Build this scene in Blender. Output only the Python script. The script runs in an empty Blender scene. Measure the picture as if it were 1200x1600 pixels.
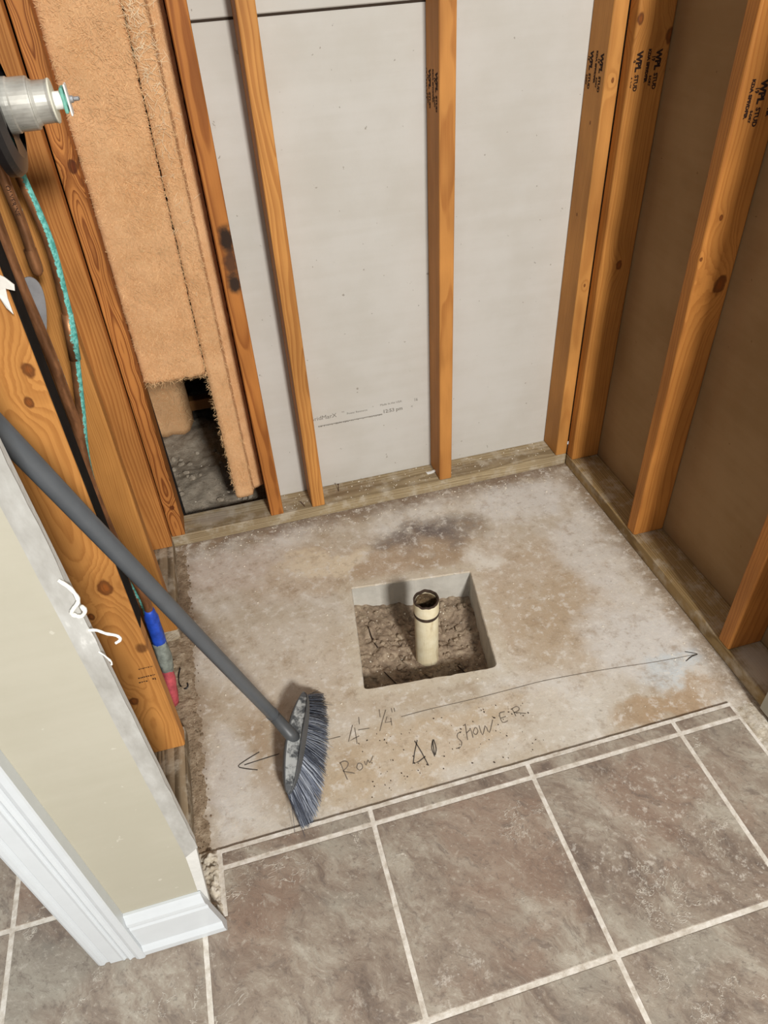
import bpy, bmesh, math, random
from mathutils import Vector, Matrix, noise
random.seed(7)
scene = bpy.context.scene
COL = scene.collection
PI = math.pi

# ------------------------------------------------------------------ camera
F_PX = 1105.69
PITCH, YAW, ROLL = 0.7056, 0.2222, -0.0686
CAM = Vector((0.2598, -1.6173, 1.3741))
fw = Vector((math.sin(YAW)*math.cos(PITCH), math.cos(YAW)*math.cos(PITCH), -math.sin(PITCH)))
rt = Vector((math.cos(YAW), -math.sin(YAW), 0)); up = rt.cross(fw)
r2 = math.cos(ROLL)*rt + math.sin(ROLL)*up
u2 = -math.sin(ROLL)*rt + math.cos(ROLL)*up
cd = bpy.data.cameras.new('camera'); cam = bpy.data.objects.new('camera', cd); COL.objects.link(cam)
cd.sensor_fit = 'VERTICAL'; cd.sensor_height = 36.0; cd.lens = F_PX*36.0/1600.0
cd.clip_start = 0.02; cd.clip_end = 50
cam.matrix_world = Matrix(((r2.x, u2.x, -fw.x, CAM.x), (r2.y, u2.y, -fw.y, CAM.y), (r2.z, u2.z, -fw.z, CAM.z), (0, 0, 0, 1)))
scene.camera = cam

# ------------------------------------------------------------------ light
w = bpy.data.worlds.new('room_ambient'); scene.world = w; w.use_nodes = True
w.node_tree.nodes['Background'].inputs[0].default_value = (0.97, 0.985, 1.0, 1)
w.node_tree.nodes['Background'].inputs[1].default_value = 0.50

def area(name, loc, target, sx, sy, power, color):
    l = bpy.data.lights.new(name, 'AREA'); l.shape = 'RECTANGLE'; l.size = sx; l.size_y = sy
    l.energy = power; l.color = color
    o = bpy.data.objects.new(name, l); COL.objects.link(o); o.location = loc
    o.rotation_euler = (Vector(target)-Vector(loc)).to_track_quat('-Z', 'Y').to_euler()
    return o
area('window_light', (0.98, -4.1, 2.75), (0.55, -0.3, 0.2), 0.42, 0.42, 185, (1.0, 0.975, 0.935))

vs = scene.view_settings
vs.view_transform = 'Standard'; vs.look = 'None'; vs.gamma = 1.0; vs.use_curve_mapping = False
vs.exposure = 0.0

# ------------------------------------------------------------------ mesh helpers
W = 1.2255; ST = 0.038; SW = 0.089; D = 0.928

def link(name, me, mat=None, parent=None, loc=None, rot=None, smooth=False):
    o = bpy.data.objects.new(name, me); COL.objects.link(o)
    if mat is not None and me is not None:
        me.materials.clear(); me.materials.append(mat)
    if parent is not None: o.parent = parent
    if loc is not None: o.location = loc
    if rot is not None: o.rotation_euler = rot
    if smooth and me is not None:
        for p in me.polygons: p.use_smooth = True
    return o

def bm_mesh(bm, name='m'):
    me = bpy.data.meshes.new(name); bm.normal_update(); bm.to_mesh(me); bm.free(); return me

def pyd(verts, faces, name='m'):
    me = bpy.data.meshes.new(name); me.from_pydata([tuple(v) for v in verts], [], faces); me.update(); return me

def box_bm(lo, hi, bevel=0.0, seg=2):
    bm = bmesh.new()
    bmesh.ops.create_cube(bm, size=1)
    lo = Vector(lo); hi = Vector(hi)
    for v in bm.verts:
        v.co = Vector(((v.co.x+.5)*(hi.x-lo.x)+lo.x, (v.co.y+.5)*(hi.y-lo.y)+lo.y, (v.co.z+.5)*(hi.z-lo.z)+lo.z))
    if bevel > 0:
        bmesh.ops.bevel(bm, geom=list(bm.edges), offset=bevel, segments=seg, affect='EDGES', profile=0.5)
    return bm

def box(name, lo, hi, mat, parent=None, bevel=0.0, seg=2, loc=None, rot=None):
    return link(name, bm_mesh(box_bm(lo, hi, bevel, seg)), mat, parent, loc, rot)

def tube_geo(pts, radii, n=14, cap=True):
    pts = [Vector(p) for p in pts]
    if not hasattr(radii, '__len__'): radii = [radii]*len(pts)
    V = []; Fc = []
    prev = None
    for i, p in enumerate(pts):
        t = (pts[min(i+1, len(pts)-1)]-pts[max(i-1, 0)]).normalized()
        if prev is None:
            a = t.orthogonal().normalized()
        else:
            a = (prev - t*prev.dot(t)).normalized()
        prev = a; b = t.cross(a)
        for k in range(n):
            th = 2*PI*k/n
            V.append(p + radii[i]*(math.cos(th)*a+math.sin(th)*b))
    for i in range(len(pts)-1):
        for k in range(n):
            Fc.append((i*n+k, i*n+(k+1) % n, (i+1)*n+(k+1) % n, (i+1)*n+k))
    if cap:
        Fc.append(tuple(range(n-1, -1, -1))); m = (len(pts)-1)*n; Fc.append(tuple(range(m, m+n)))
    return V, Fc

def tube(name, pts, radii, mat, parent=None, n=14, cap=True, smooth=True):
    V, Fc = tube_geo(pts, radii, n, cap)
    o = link(name, pyd(V, Fc), mat, parent)
    if smooth:
        for p in o.data.polygons: p.use_smooth = len(p.vertices) == 4
    return o

def smooth_path(pts, sub=6):
    pts = [Vector(p) for p in pts]; out = []
    for i in range(len(pts)-1):
        p0 = pts[max(i-1, 0)]; p1 = pts[i]; p2 = pts[i+1]; p3 = pts[min(i+2, len(pts)-1)]
        for k in range(sub):
            t = k/sub
            out.append(0.5*((2*p1)+(p2-p0)*t+(2*p0-5*p1+4*p2-p3)*t*t+(3*p1-p0-3*p2+p3)*t**3))
    out.append(pts[-1]); return out

def lathe_geo(prof, axis_o, axis_d, n=32, jitter=0):
    """prof: list of (radius, along). returns verts, faces; closed rings, no caps."""
    d = Vector(axis_d).normalized(); a = d.orthogonal().normalized(); b = d.cross(a); o = Vector(axis_o)
    V = []; Fc = []
    for r, h in prof:
        for k in range(n):
            th = 2*PI*k/n
            rr = r
            V.append(o+d*h+rr*(math.cos(th)*a+math.sin(th)*b))
    for i in range(len(prof)-1):
        for k in range(n):
            Fc.append((i*n+k, i*n+(k+1) % n, (i+1)*n+(k+1) % n, (i+1)*n+k))
    return V, Fc

def lathe(name, prof, o, d, mat, parent=None, n=32, smooth=False):
    V, Fc = lathe_geo(prof, o, d, n)
    ob = link(name, pyd(V, Fc), mat, parent)
    bm = bmesh.new(); bm.from_mesh(ob.data); bmesh.ops.recalc_face_normals(bm, faces=bm.faces); bm.to_mesh(ob.data); bm.free()
    if smooth:
        for p in ob.data.polygons: p.use_smooth = True
    return ob

def prism(poly, axis, a0, a1):
    """poly: 2D points; axis 'x','y','z' extrude direction."""
    def P(p, a):
        return {'x': (a, p[0], p[1]), 'y': (p[0], a, p[1]), 'z': (p[0], p[1], a)}[axis]
    n = len(poly)
    V = [P(p, a0) for p in poly]+[P(p, a1) for p in poly]
    bm = bmesh.new(); vv = [bm.verts.new(v) for v in V]
    bm.faces.new(vv[:n][::-1]); bm.faces.new(vv[n:])
    for i in range(n): bm.faces.new((vv[i], vv[(i+1) % n], vv[n+(i+1) % n], vv[n+i]))
    bmesh.ops.recalc_face_normals(bm, faces=bm.faces)
    return bm

def empty(name, loc=(0, 0, 0)):
    o = bpy.data.objects.new(name, None); COL.objects.link(o); o.location = loc; o.empty_display_size = .05; return o

def struct(o, label=None):
    o['kind'] = 'structure'
    if label: o['label'] = label
    return o

def thing(o, label, cat, group=None, kind=None):
    o['label'] = label; o['category'] = cat
    if group: o['group'] = group
    if kind: o['kind'] = kind
    return o

def srgb(r, g, b):
    f = lambda c: (c/255/12.92) if c/255 <= .04045 else ((c/255+.055)/1.055)**2.4
    return (f(r), f(g), f(b), 1)

# ------------------------------------------------------------------ node helpers
class NT:
    def __init__(s, name):
        s.m = bpy.data.materials.new(name); s.m.use_nodes = True
        s.t = s.m.node_tree; s.bsdf = s.t.nodes['Principled BSDF']; s.out = s.t.nodes['Material Output']
        s.tc = s.t.nodes.new('ShaderNodeTexCoord')
    def _set(s, sock, v):
        if isinstance(v, bpy.types.NodeSocket): s.t.links.new(v, sock)
        elif v is not None: sock.default_value = v
    @property
    def obj(s): return s.tc.outputs['Object']
    def math(s, op, a, b=None, c=None, clamp=False):
        n = s.t.nodes.new('ShaderNodeMath'); n.operation = op; n.use_clamp = clamp
        s._set(n.inputs[0], a)
        if b is not None: s._set(n.inputs[1], b)
        if c is not None: s._set(n.inputs[2], c)
        return n.outputs[0]
    def add(s, a, b): return s.math('ADD', a, b)
    def mul(s, a, b): return s.math('MULTIPLY', a, b)
    def vmath(s, op, a, b=None):
        n = s.t.nodes.new('ShaderNodeVectorMath'); n.operation = op
        s._set(n.inputs[0], a)
        if b is not None: s._set(n.inputs[1], b)
        return n.outputs['Value'] if op in ('LENGTH', 'DOT_PRODUCT', 'DISTANCE') else n.outputs[0]
    def sep(s, v):
        n = s.t.nodes.new('ShaderNodeSeparateXYZ'); s._set(n.inputs[0], v); return n.outputs
    def comb(s, x, y, z):
        n = s.t.nodes.new('ShaderNodeCombineXYZ')
        for i, v in enumerate((x, y, z)): s._set(n.inputs[i], v)
        return n.outputs[0]
    def noise(s, vec, scale, detail=4, rough=.55, color=False, distort=0):
        n = s.t.nodes.new('ShaderNodeTexNoise'); s._set(n.inputs['Vector'], vec)
        n.inputs['Scale'].default_value = scale; n.inputs['Detail'].default_value = detail
        n.inputs['Roughness'].default_value = rough; n.inputs['Distortion'].default_value = distort
        return n.outputs['Color'] if color else n.outputs['Fac']
    def voro(s, vec, scale, feature='F1', out='Distance'):
        n = s.t.nodes.new('ShaderNodeTexVoronoi'); n.feature = feature; s._set(n.inputs['Vector'], vec)
        n.inputs['Scale'].default_value = scale; return n.outputs[out]
    def rng(s, v, a, b, c=0.0, d=1.0, smooth=True):
        n = s.t.nodes.new('ShaderNodeMapRange'); n.interpolation_type = 'SMOOTHSTEP' if smooth else 'LINEAR'
        s._set(n.inputs[0], v)
        for i, x in enumerate((a, b, c, d)): n.inputs[i+1].default_value = x
        return n.outputs[0]
    def mix(s, f, a, b, mode='MIX'):
        n = s.t.nodes.new('ShaderNodeMix'); n.data_type = 'RGBA'; n.blend_type = mode; n.clamp_factor = True
        s._set(n.inputs[0], f); s._set(n.inputs[6], a); s._set(n.inputs[7], b); return n.outputs[2]
    def ramp(s, f, stops):
        n = s.t.nodes.new('ShaderNodeValToRGB'); s._set(n.inputs[0], f); e = n.color_ramp.elements
        while len(e) < len(stops): e.new(0.5)
        for i, (p, c) in enumerate(stops): e[i].position = p; e[i].color = c
        return n.outputs[0]
    def bump(s, h, strength=.3, dist=.01):
        n = s.t.nodes.new('ShaderNodeBump'); n.inputs['Strength'].default_value = strength; n.inputs['Distance'].default_value = dist
        s._set(n.inputs['Height'], h); s.t.links.new(n.outputs[0], s.bsdf.inputs['Normal'])
    def fin(s, color, rough=.6, spec=.3, metal=0.0):
        s._set(s.bsdf.inputs['Base Color'], color); s._set(s.bsdf.inputs['Roughness'], rough)
        s.bsdf.inputs['Specular IOR Level'].default_value = spec; s._set(s.bsdf.inputs['Metallic'], metal)
        return s.m
    def random_offset(s, vec, k=37.0):
        oi = s.t.nodes.new('ShaderNodeObjectInfo')
        r = s.mul(oi.outputs['Random'], k); r2 = s.mul(oi.outputs['Random'], k*1.7)
        return s.vmath('ADD', vec, s.comb(r, r2, s.mul(r, .37)))

def wood(name, light, dark, seed=0.0, pith=(.06, .05), ring=.0055, contrast=.55, knots=(), wobble=.006, stains=(), rough=.62, long='z', dust=0.0, wobz=1.6, tone=True):
    """solid timber: rings round a pith line, wobbling along the length; knots (axis, a, along, r) bend the rings."""
    n = NT(name)
    s = n.sep(n.obj)
    if long == 'z': x, y, z = s[0], s[1], s[2]
    elif long == 'x': x, y, z = s[1], s[2], s[0]
    else: x, y, z = s[0], s[2], s[1]
    p = n.comb(n.add(x, seed*1.3), n.add(y, seed*.7), n.mul(n.add(z, seed), 1.0))
    slow = n.noise(n.comb(n.mul(n.add(x, seed), 6), n.mul(n.add(y, seed), 6), n.mul(n.add(z, seed*3), wobz)), 1.0, 3, .5)
    dx = n.math('SUBTRACT', x, pith[0]); dy = n.math('SUBTRACT', y, pith[1])
    r = n.math('SQRT', n.add(n.mul(dx, dx), n.mul(dy, dy)))
    r = n.add(r, n.mul(slow, wobble*6))
    kmask = None; kin = None
    for ax, a, al, rad in knots:
        c = x if ax == 'x' else y
        du = n.math('SUBTRACT', c, a); dv = n.mul(n.math('SUBTRACT', z, al), .62)
        jit = n.mul(n.math('SUBTRACT', n.noise(p, 60, 2), .5), rad*.9)
        d = n.add(n.math('SQRT', n.add(n.mul(du, du), n.mul(dv, dv))), jit)
        g = n.math('POWER', 2.718, n.mul(n.mul(d, d), -1/(2*(rad*2.3)**2)))
        r = n.add(r, n.mul(g, rad*2.2))
        k = n.rng(d, rad*.75, rad*1.15, 1, 0)
        ki = n.rng(d, rad*.1, rad*.75, 1, 0)
        kin = ki if kin is None else n.math('MAXIMUM', kin, ki)
        kmask = k if kmask is None else n.math('MAXIMUM', kmask, k)
    rv = n.noise(n.comb(n.mul(r, .55/ring), seed, n.mul(z, .4)), 1.0, 2, .5)
    r = n.add(r, n.mul(rv, ring*2.6))
    ph = n.math('FRACT', n.mul(r, 1/ring))
    late = n.mul(n.rng(ph, .25, .82), n.rng(ph, .86, 1.0, 1, 0))
    fib = n.noise(n.comb(n.mul(x, 420), n.mul(y, 420), n.mul(n.add(z, seed), 9)), 1.0, 2, .6)
    big = n.noise(n.comb(n.mul(n.add(x, seed), 9), n.mul(y, 9), n.mul(n.add(z, seed*2), 3)), 1.0, 3, .6)
    f = n.math('ADD', n.mul(late, contrast), n.mul(n.math('SUBTRACT', fib, .5), .45), clamp=True)
    col = n.mix(f, light, dark)
    hs = n.mix(n.rng(big, .3, .75), (.68, .62, .55, 1), (.98, .92, .84, 1)) if tone else n.mix(n.rng(big, .3, .75), (.8, .76, .72, 1), (1.12, 1.1, 1.05, 1))
    col = n.mix(1.0, col, hs, 'MULTIPLY')
    if kmask is not None:
        col = n.mix(n.mul(kmask, .85), col, (dark[0]*.34, dark[1]*.27, dark[2]*.3, 1))
        kr = n.math('FRACT', n.mul(r, 3/ring))
        col = n.mix(n.mul(kin, n.rng(kr, .2, .8, .25, .75)), col, (dark[0]*.95, dark[1]*.8, dark[2]*.7, 1))
    for ax, a, al, ra, rl, c, k in stains:
        cc = x if ax == 'x' else y
        du = n.mul(n.math('SUBTRACT', cc, a), 1/ra); dv = n.mul(n.math('SUBTRACT', z, al), 1/rl)
        d = n.math('SQRT', n.add(n.mul(du, du), n.mul(dv, dv)))
        d = n.add(d, n.mul(n.math('SUBTRACT', n.noise(p, 45, 4, .6), .5), 1.0))
        col = n.mix(n.mul(n.rng(d, .45, 1.2, 1, 0), k), col, c)
    if dust > 0:
        dn = n.noise(p, 22, 5, .65)
        col = n.mix(n.mul(n.rng(dn, .46, .68), dust), col, srgb(196, 186, 168))
    n.bump(n.add(n.mul(fib, .5), n.mul(late, .3)), .25, .002)
    return n.fin(col, rough, .25)

def plain(name, col, rough=.5, spec=.4, metal=0.0, var=.12, scale=30, bump=.0, bscale=120):
    n = NT(name)
    f = n.noise(n.obj, scale, 4, .6)
    c = n.mix(n.rng(f, .25, .75), (col[0]*(1-var), col[1]*(1-var), col[2]*(1-var), 1), (min(1, col[0]*(1+var)), min(1, col[1]*(1+var)), min(1, col[2]*(1+var)), 1))
    if bump: n.bump(n.noise(n.obj, bscale, 3, .6), bump, .002)
    return n.fin(c, rough, spec, metal)

# ------------------------------------------------------------------ materials: surfaces
def concrete():
    n = NT('bare_concrete'); P = n.obj; s = n.sep(P); x, y = s[0], s[1]
    warp = n.noise(P, 7, 5, .62, color=True)
    wx = n.add(x, n.mul(n.math('SUBTRACT', n.sep(warp)[0], .5), .22))
    wy = n.add(y, n.mul(n.math('SUBTRACT', n.sep(warp)[1], .5), .22))
    n1 = n.noise(P, 4.5, 6, .62); n2 = n.noise(P, 17, 6, .65); n3 = n.noise(P, 90, 4, .65)
    col = n.ramp(n1, [(.30, srgb(178, 162, 140)), (.44, srgb(192, 180, 161)), (.56, srgb(206, 198, 185)), (.70, srgb(218, 214, 206))])
    def blob(col, cx, cy, rx, ry, c, k, soft=.55):
        du = n.mul(n.math('SUBTRACT', wx, cx), 1/rx); dv = n.mul(n.math('SUBTRACT', wy, cy), 1/ry)
        d = n.math('SQRT', n.add(n.mul(du, du), n.mul(dv, dv)))
        return n.mix(n.mul(n.rng(d, soft, 1.12, 1, 0), k), col, c)
    tan = srgb(184, 161, 132); brown = srgb(140, 112, 84); pale = srgb(214, 210, 203); pinkp = srgb(207, 194, 181); dark = srgb(112, 102, 97)
    col = blob(col, .45, -.22, .34, .11, tan, .55)
    col = blob(col, .66, -.26, .22, .10, srgb(168, 142, 114), .6)
    col = blob(col, .90, -.50, .22, .28, tan, .6)
    col = blob(col, .36, -.60, .30, .16, srgb(188, 166, 136), .35)
    col = blob(col, .52, -.82, .36, .09, srgb(194, 172, 141), .6)
    col = blob(col, .14, -.15, .15, .10, pinkp, .8)
    col = blob(col, .24, -.44, .15, .10, srgb(206, 196, 180), .6)
    col = blob(col, 1.02, -.13, .17, .09, pale, .85)
    col = blob(col, 1.10, -.40, .10, .16, pale, .6)
    col = blob(col, 1.07, -.70, .15, .17, pale, .9)
    col = blob(col, 1.10, -.80, .10, .06, srgb(206, 212, 213), .9)
    col = blob(col, .80, -.84, .18, .06, srgb(206, 200, 188), .6)
    col = blob(col, .07, -.78, .06, .14, srgb(206, 200, 192), .8)
    col = blob(col, .06, -.87, .03, .05, pale, .7)
    col = blob(col, .41, -.19, .16, .045, srgb(222, 208, 182), .75)
    col = blob(col, .82, -.31, .05, .06, srgb(222, 216, 204), .9, .3)
    col = blob(col, .74, -.19, .17, .085, dark, .95, .15)
    col = blob(col, .62, -.165, .12, .06, dark, .7, .15)
    col = blob(col, .82, -.145, .05, .035, srgb(176, 170, 160), .6, .3)
    col = blob(col, .16, -.745, .05, .17, srgb(172, 146, 118), .5, .3)
    col = blob(col, 1.06, -.885, .16, .035, srgb(176, 150, 120), .85, .5)
    # edge grime along the plates (stain with its own ragged width)
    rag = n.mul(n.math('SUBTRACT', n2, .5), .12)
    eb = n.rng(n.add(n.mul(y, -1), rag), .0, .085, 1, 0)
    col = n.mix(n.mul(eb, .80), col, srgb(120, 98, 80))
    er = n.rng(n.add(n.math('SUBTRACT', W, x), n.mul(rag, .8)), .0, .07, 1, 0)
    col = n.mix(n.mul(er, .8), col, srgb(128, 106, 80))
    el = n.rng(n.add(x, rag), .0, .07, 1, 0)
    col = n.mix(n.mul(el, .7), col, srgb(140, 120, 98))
    # pale mortar rim around the cut-out, in the cut-out's own frame
    c_, s_ = math.cos(.115), math.sin(.115)
    hx, hy = n.math('SUBTRACT', x, .587), n.math('SUBTRACT', y, -.497)
    lx = n.math('SUBTRACT', n.mul(hx, c_), n.mul(hy, s_)); ly = n.add(n.mul(hx, s_), n.mul(hy, c_))
    dd = n.math('MAXIMUM', n.math('ABSOLUTE', lx), n.math('ABSOLUTE', ly))
    rim = n.mul(n.rng(n.add(dd, n.mul(rag, .25)), .175, .205, 1, 0), .6)
    col = n.mix(rim, col, srgb(206, 196, 176))
    # mottling, streaks, white scrapes and specks
    col = n.mix(n.mul(n.rng(n2, .52, .72), .55), col, srgb(212, 204, 190))
    col = n.mix(n.mul(n.rng(n2, .48, .30), .0), col, brown)
    col = n.mix(n.mul(n.rng(n.noise(P, 13, 6, .72), .52, .70), .6), col, srgb(160, 138, 112))
    n4 = n.noise(P, 38, 5, .7)
    col = n.mix(n.mul(n.rng(n4, .52, .66), .6), col, srgb(226, 221, 212))
    col = n.mix(n.mul(n.rng(n4, .46, .32), .42), col, srgb(148, 128, 106))
    col = n.mix(n.mul(n.rng(n3, .60, .76), .5), col, srgb(120, 104, 88))
    col = n.mix(n.mul(n.rng(n.noise(P, 140, 2, .5), .66, .74), .55), col, srgb(232, 226, 214))
    sw = n.noise(n.comb(n.mul(wx, 9), n.mul(wy, 26), 0), 1.0, 5, .7)
    scr = n.rng(n.math('ABSOLUTE', n.math('SUBTRACT', sw, .5)), .0, .018, 1, 0)
    col = n.mix(n.mul(n.mul(scr, n.rng(n1, .4, .6)), .4), col, srgb(222, 212, 194))
    # inside of the cut-out: clean grey concrete
    z = s[2]
    ins = n.rng(z, -.006, -.002, 1, 0)
    col = n.mix(ins, col, n.mix(n.rng(n2, .3, .7), srgb(186, 182, 172), srgb(204, 200, 190)))
    n.bump(n.add(n.mul(n3, .6), n.mul(n2, .8)), .35, .004)
    return n.fin(col, n.rng(n2, .3, .7, .62, .9), .25)

def tile_mat():
    n = NT('slate_look_tile'); P = n.random_offset(n.obj)
    w1 = n.noise(P, 4, 4, .6, color=True)
    Q = n.vmath('ADD', P, n.vmath('MULTIPLY', w1, (.16, .16, .16)))
    sx = n.sep(Q)
    D2 = n.comb(n.mul(n.add(sx[0], n.mul(sx[1], .55)), 1.5), n.mul(sx[1], .85), sx[2])     # cleft direction of the slate pattern
    a = n.noise(D2, 7.0, 10, .74); b = n.noise(Q, 3.0, 4, .6); c = n.noise(D2, 24, 7, .74); f = n.noise(P, 120, 4, .65)
    col = n.ramp(a, [(.33, srgb(104, 92, 84)), (.43, srgb(134, 120, 108)), (.52, srgb(153, 141, 128)), (.60, srgb(170, 162, 149)), (.70, srgb(188, 182, 170))])
    col = n.mix(n.mul(n.rng(b, .52, .62), .45), col, srgb(160, 157, 146))
    col = n.mix(n.mul(n.rng(b, .47, .36), .50), col, srgb(146, 121, 105))
    col = n.mix(n.mul(n.rng(c, .53, .66), .60), col, srgb(112, 101, 93))
    col = n.mix(n.mul(n.rng(c, .45, .32), .45), col, srgb(186, 179, 167))
    vn = n.noise(Q, 2.4, 7, .70)
    vein = n.rng(n.math('ABSOLUTE', n.math('SUBTRACT', vn, .535)), .0, .0050, 1, 0)
    vein = n.mul(vein, n.rng(n.noise(P, 9, 3, .5), .48, .58))
    col = n.mix(n.mul(vein, .65), col, srgb(212, 206, 194))
    col = n.mix(n.mul(n.rng(f, .57, .72), .5), col, srgb(198, 191, 179))
    col = n.mix(n.mul(n.rng(f, .44, .30), .5), col, srgb(104, 94, 87))
    sm = n.noise(n.vmath('ADD', P, (3.3, 1.1, 0)), 3.4, 3, .5); sp = n.noise(P, 46, 6, .8)
    col = n.mix(n.mul(n.mul(n.rng(sp, .54, .64), n.rng(sm, .54, .66)), .5), col, srgb(222, 217, 208))
    col = n.mix(1.0, col, (1.02, 1.005, .98, 1), 'MULTIPLY')
    n.bump(n.add(n.add(n.mul(a, .9), n.mul(c, .35)), n.mul(vein, .25)), .5, .006)
    return n.fin(col, n.rng(c, .3, .7, .36, .58), .45)

M = {}
M['concrete'] = concrete()
M['tile'] = tile_mat()
def grout_mat():
    n = NT('pale_grout'); f = n.noise(n.obj, 60, 5, .65)
    n.bump(f, .4, .003)
    return n.fin(n.ramp(f, [(.3, srgb(184, 173, 158)), (.5, srgb(214, 207, 195)), (.7, srgb(234, 229, 221))]), .9, .15)
M['grout'] = grout_mat()
def mortar_mat():
    n = NT('crumbly_mortar'); f = n.noise(n.obj, 45, 5, .7)
    n.bump(n.noise(n.obj, 120, 4, .7), .7, .004)
    return n.fin(n.ramp(f, [(.3, srgb(150, 134, 112)), (.5, srgb(196, 186, 168)), (.7, srgb(222, 216, 206))]), .95, .1)
M['mortar'] = mortar_mat()
def soil_mat(name, a, b, c):
    n = NT(name); f = n.noise(n.obj, 38, 6, .7); g = n.noise(n.obj, 210, 3, .7)
    col = n.ramp(f, [(.3, a), (.5, b), (.72, c)])
    col = n.mix(n.mul(n.rng(g, .55, .75), .5), col, a)
    col = n.mix(n.mul(n.rng(n.noise(n.obj, 150, 2, .5), .68, .74), .8), col, srgb(214, 200, 176))
    n.bump(n.add(f, n.mul(g, .5)), .8, .006)
    return n.fin(col, .95, .1)
M['soil'] = soil_mat('dry_brown_soil', srgb(112, 97, 82), srgb(154, 136, 116), srgb(190, 173, 149))
M['rubble'] = soil_mat('brown_rubble', srgb(120, 102, 82), srgb(152, 134, 112), srgb(184, 168, 146))
M['soil_grey'] = soil_mat('dusty_grey_soil', srgb(142, 130, 114), srgb(168, 156, 139), srgb(190, 178, 160))
M['clod'] = plain('soil_clod', srgb(128, 110, 90), .95, .1, var=.35, scale=40, bump=.6)
M['chip'] = plain('pale_chip', srgb(224, 216, 198), .9, .2)
M['rootbrown'] = plain('dark_root', srgb(52, 40, 32), .9, .2)

def board_mat(name, base, base2, speck):
    n = NT(name); f = n.noise(n.obj, 5, 5, .6); g = n.noise(n.obj, 160, 3, .6)
    st = n.noise(n.vmath('MULTIPLY', n.obj, (3, 3, 46)), 1.0, 4, .6)
    col = n.mix(n.rng(n.add(n.mul(f, .75), n.mul(st, .25)), .34, .66), base, base2)
    col = n.mix(n.mul(n.rng(n.noise(n.obj, 70, 2, .5), .73, .77), .7), col, speck)
    n.bump(g, .12, .001)
    return n.fin(col, .85, .15)
M['greyboard'] = board_mat('grey_gypsum_paper', srgb(194, 190, 181), srgb(202, 199, 192), srgb(138, 130, 118))
M['brownboard'] = board_mat('brown_gypsum_paper', srgb(150, 120, 82), srgb(162, 132, 94), srgb(110, 84, 56))
M['gypsum'] = plain('white_gypsum', srgb(214, 213, 208), .9, .1, var=.06, bump=.4)
M['beige'] = board_mat('beige_wall_paint', srgb(174, 169, 152), srgb(180, 175, 159), srgb(198, 194, 180))
def band_mat():
    n = NT('grey_skim_coat'); f = n.noise(n.vmath('MULTIPLY', n.obj, (20, 20, 8)), 1.0, 5, .65)
    col = n.ramp(f, [(.32, srgb(152, 149, 142)), (.5, srgb(172, 170, 164)), (.64, srgb(188, 187, 182)), (.72, srgb(228, 226, 221))])
    n.bump(f, .3, .003)
    return n.fin(col, .7, .3)
M['band'] = band_mat()
M['white'] = plain('white_trim_paint', srgb(208, 213, 216), .35, .5, var=.02)
M['caulk'] = plain('white_caulk', srgb(240, 238, 230), .6, .4, var=.04)
def insul_mat():
    n = NT('tan_fibreglass'); P = n.obj
    f = n.noise(P, 10, 4, .6); g = n.noise(n.vmath('MULTIPLY', P, (330, 330, 190)), 1.0, 4, .75, distort=1.0)
    col = n.mix(n.rng(f, .3, .7), srgb(218, 166, 116), srgb(232, 184, 136))
    col = n.mix(n.mul(n.rng(g, .45, .72), .6), col, srgb(240, 204, 158))
    col = n.mix(n.mul(n.rng(g, .42, .25), .6), col, srgb(160, 112, 70))
    n.bump(g, .7, .004)
    return n.fin(col, .95, .1)
M['insul'] = insul_mat()
M['fibre'] = plain('glass_fibre', srgb(232, 192, 142), .8, .3, var=.15)
M['fibre_pale'] = plain('pale_glass_fibre', srgb(238, 220, 184), .7, .4, var=.1)
M['ink'] = plain('dark_ink', srgb(52, 36, 30), .8, .1)
M['ink_faint'] = plain('faint_grey_ink', srgb(132, 127, 118), .9, .1)
M['pencil'] = plain('pencil_graphite', srgb(116, 106, 94), .6, .3, var=.25, scale=70)
M['pencil_dark'] = plain('pencil_graphite_dark', srgb(78, 72, 66), .6, .3, var=.25, scale=70)
M['greyplastic'] = plain('grey_plastic', srgb(88, 92, 96), .42, .5, var=.06)
M['darkplastic'] = plain('dark_grey_plastic', srgb(78, 80, 82), .45, .5, var=.1)
def dusty_plastic():
    n = NT('dusty_grey_plastic'); f = n.noise(n.obj, 26, 5, .65)
    return n.fin(n.mix(n.rng(f, .44, .56), srgb(74, 76, 78), srgb(166, 168, 166)), .8, .25)
M['dusty'] = dusty_plastic()
def bristle_mat():
    n = NT('grey_blue_bristle'); P = n.obj
    f = n.noise(P, 130, 2, .6)
    return n.fin(n.mix(n.rng(f, .35, .65), srgb(84, 88, 98), srgb(138, 143, 154)), .5, .4)
M['bristle'] = bristle_mat()
def pvc_mat():
    n = NT('stained_cream_pvc'); P = n.obj
    st = n.noise(n.vmath('MULTIPLY', P, (60, 60, 9)), 1.0, 4, .65); f = n.noise(P, 30, 4, .6)
    col = n.mix(n.rng(f, .3, .7), srgb(222, 208, 172), srgb(236, 226, 196))
    col = n.mix(n.mul(n.rng(st, .54, .72), .6), col, srgb(176, 150, 108))
    n.bump(st, .2, .002)
    return n.fin(col, .6, .35)
M['pvc'] = pvc_mat()
M['pvc_dark'] = soil_mat('pipe_grime', srgb(60, 46, 34), srgb(110, 90, 66), srgb(190, 166, 128))
M['glue'] = plain('dark_pipe_glue', srgb(64, 50, 40), .7, .3, var=.4, scale=90)
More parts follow.
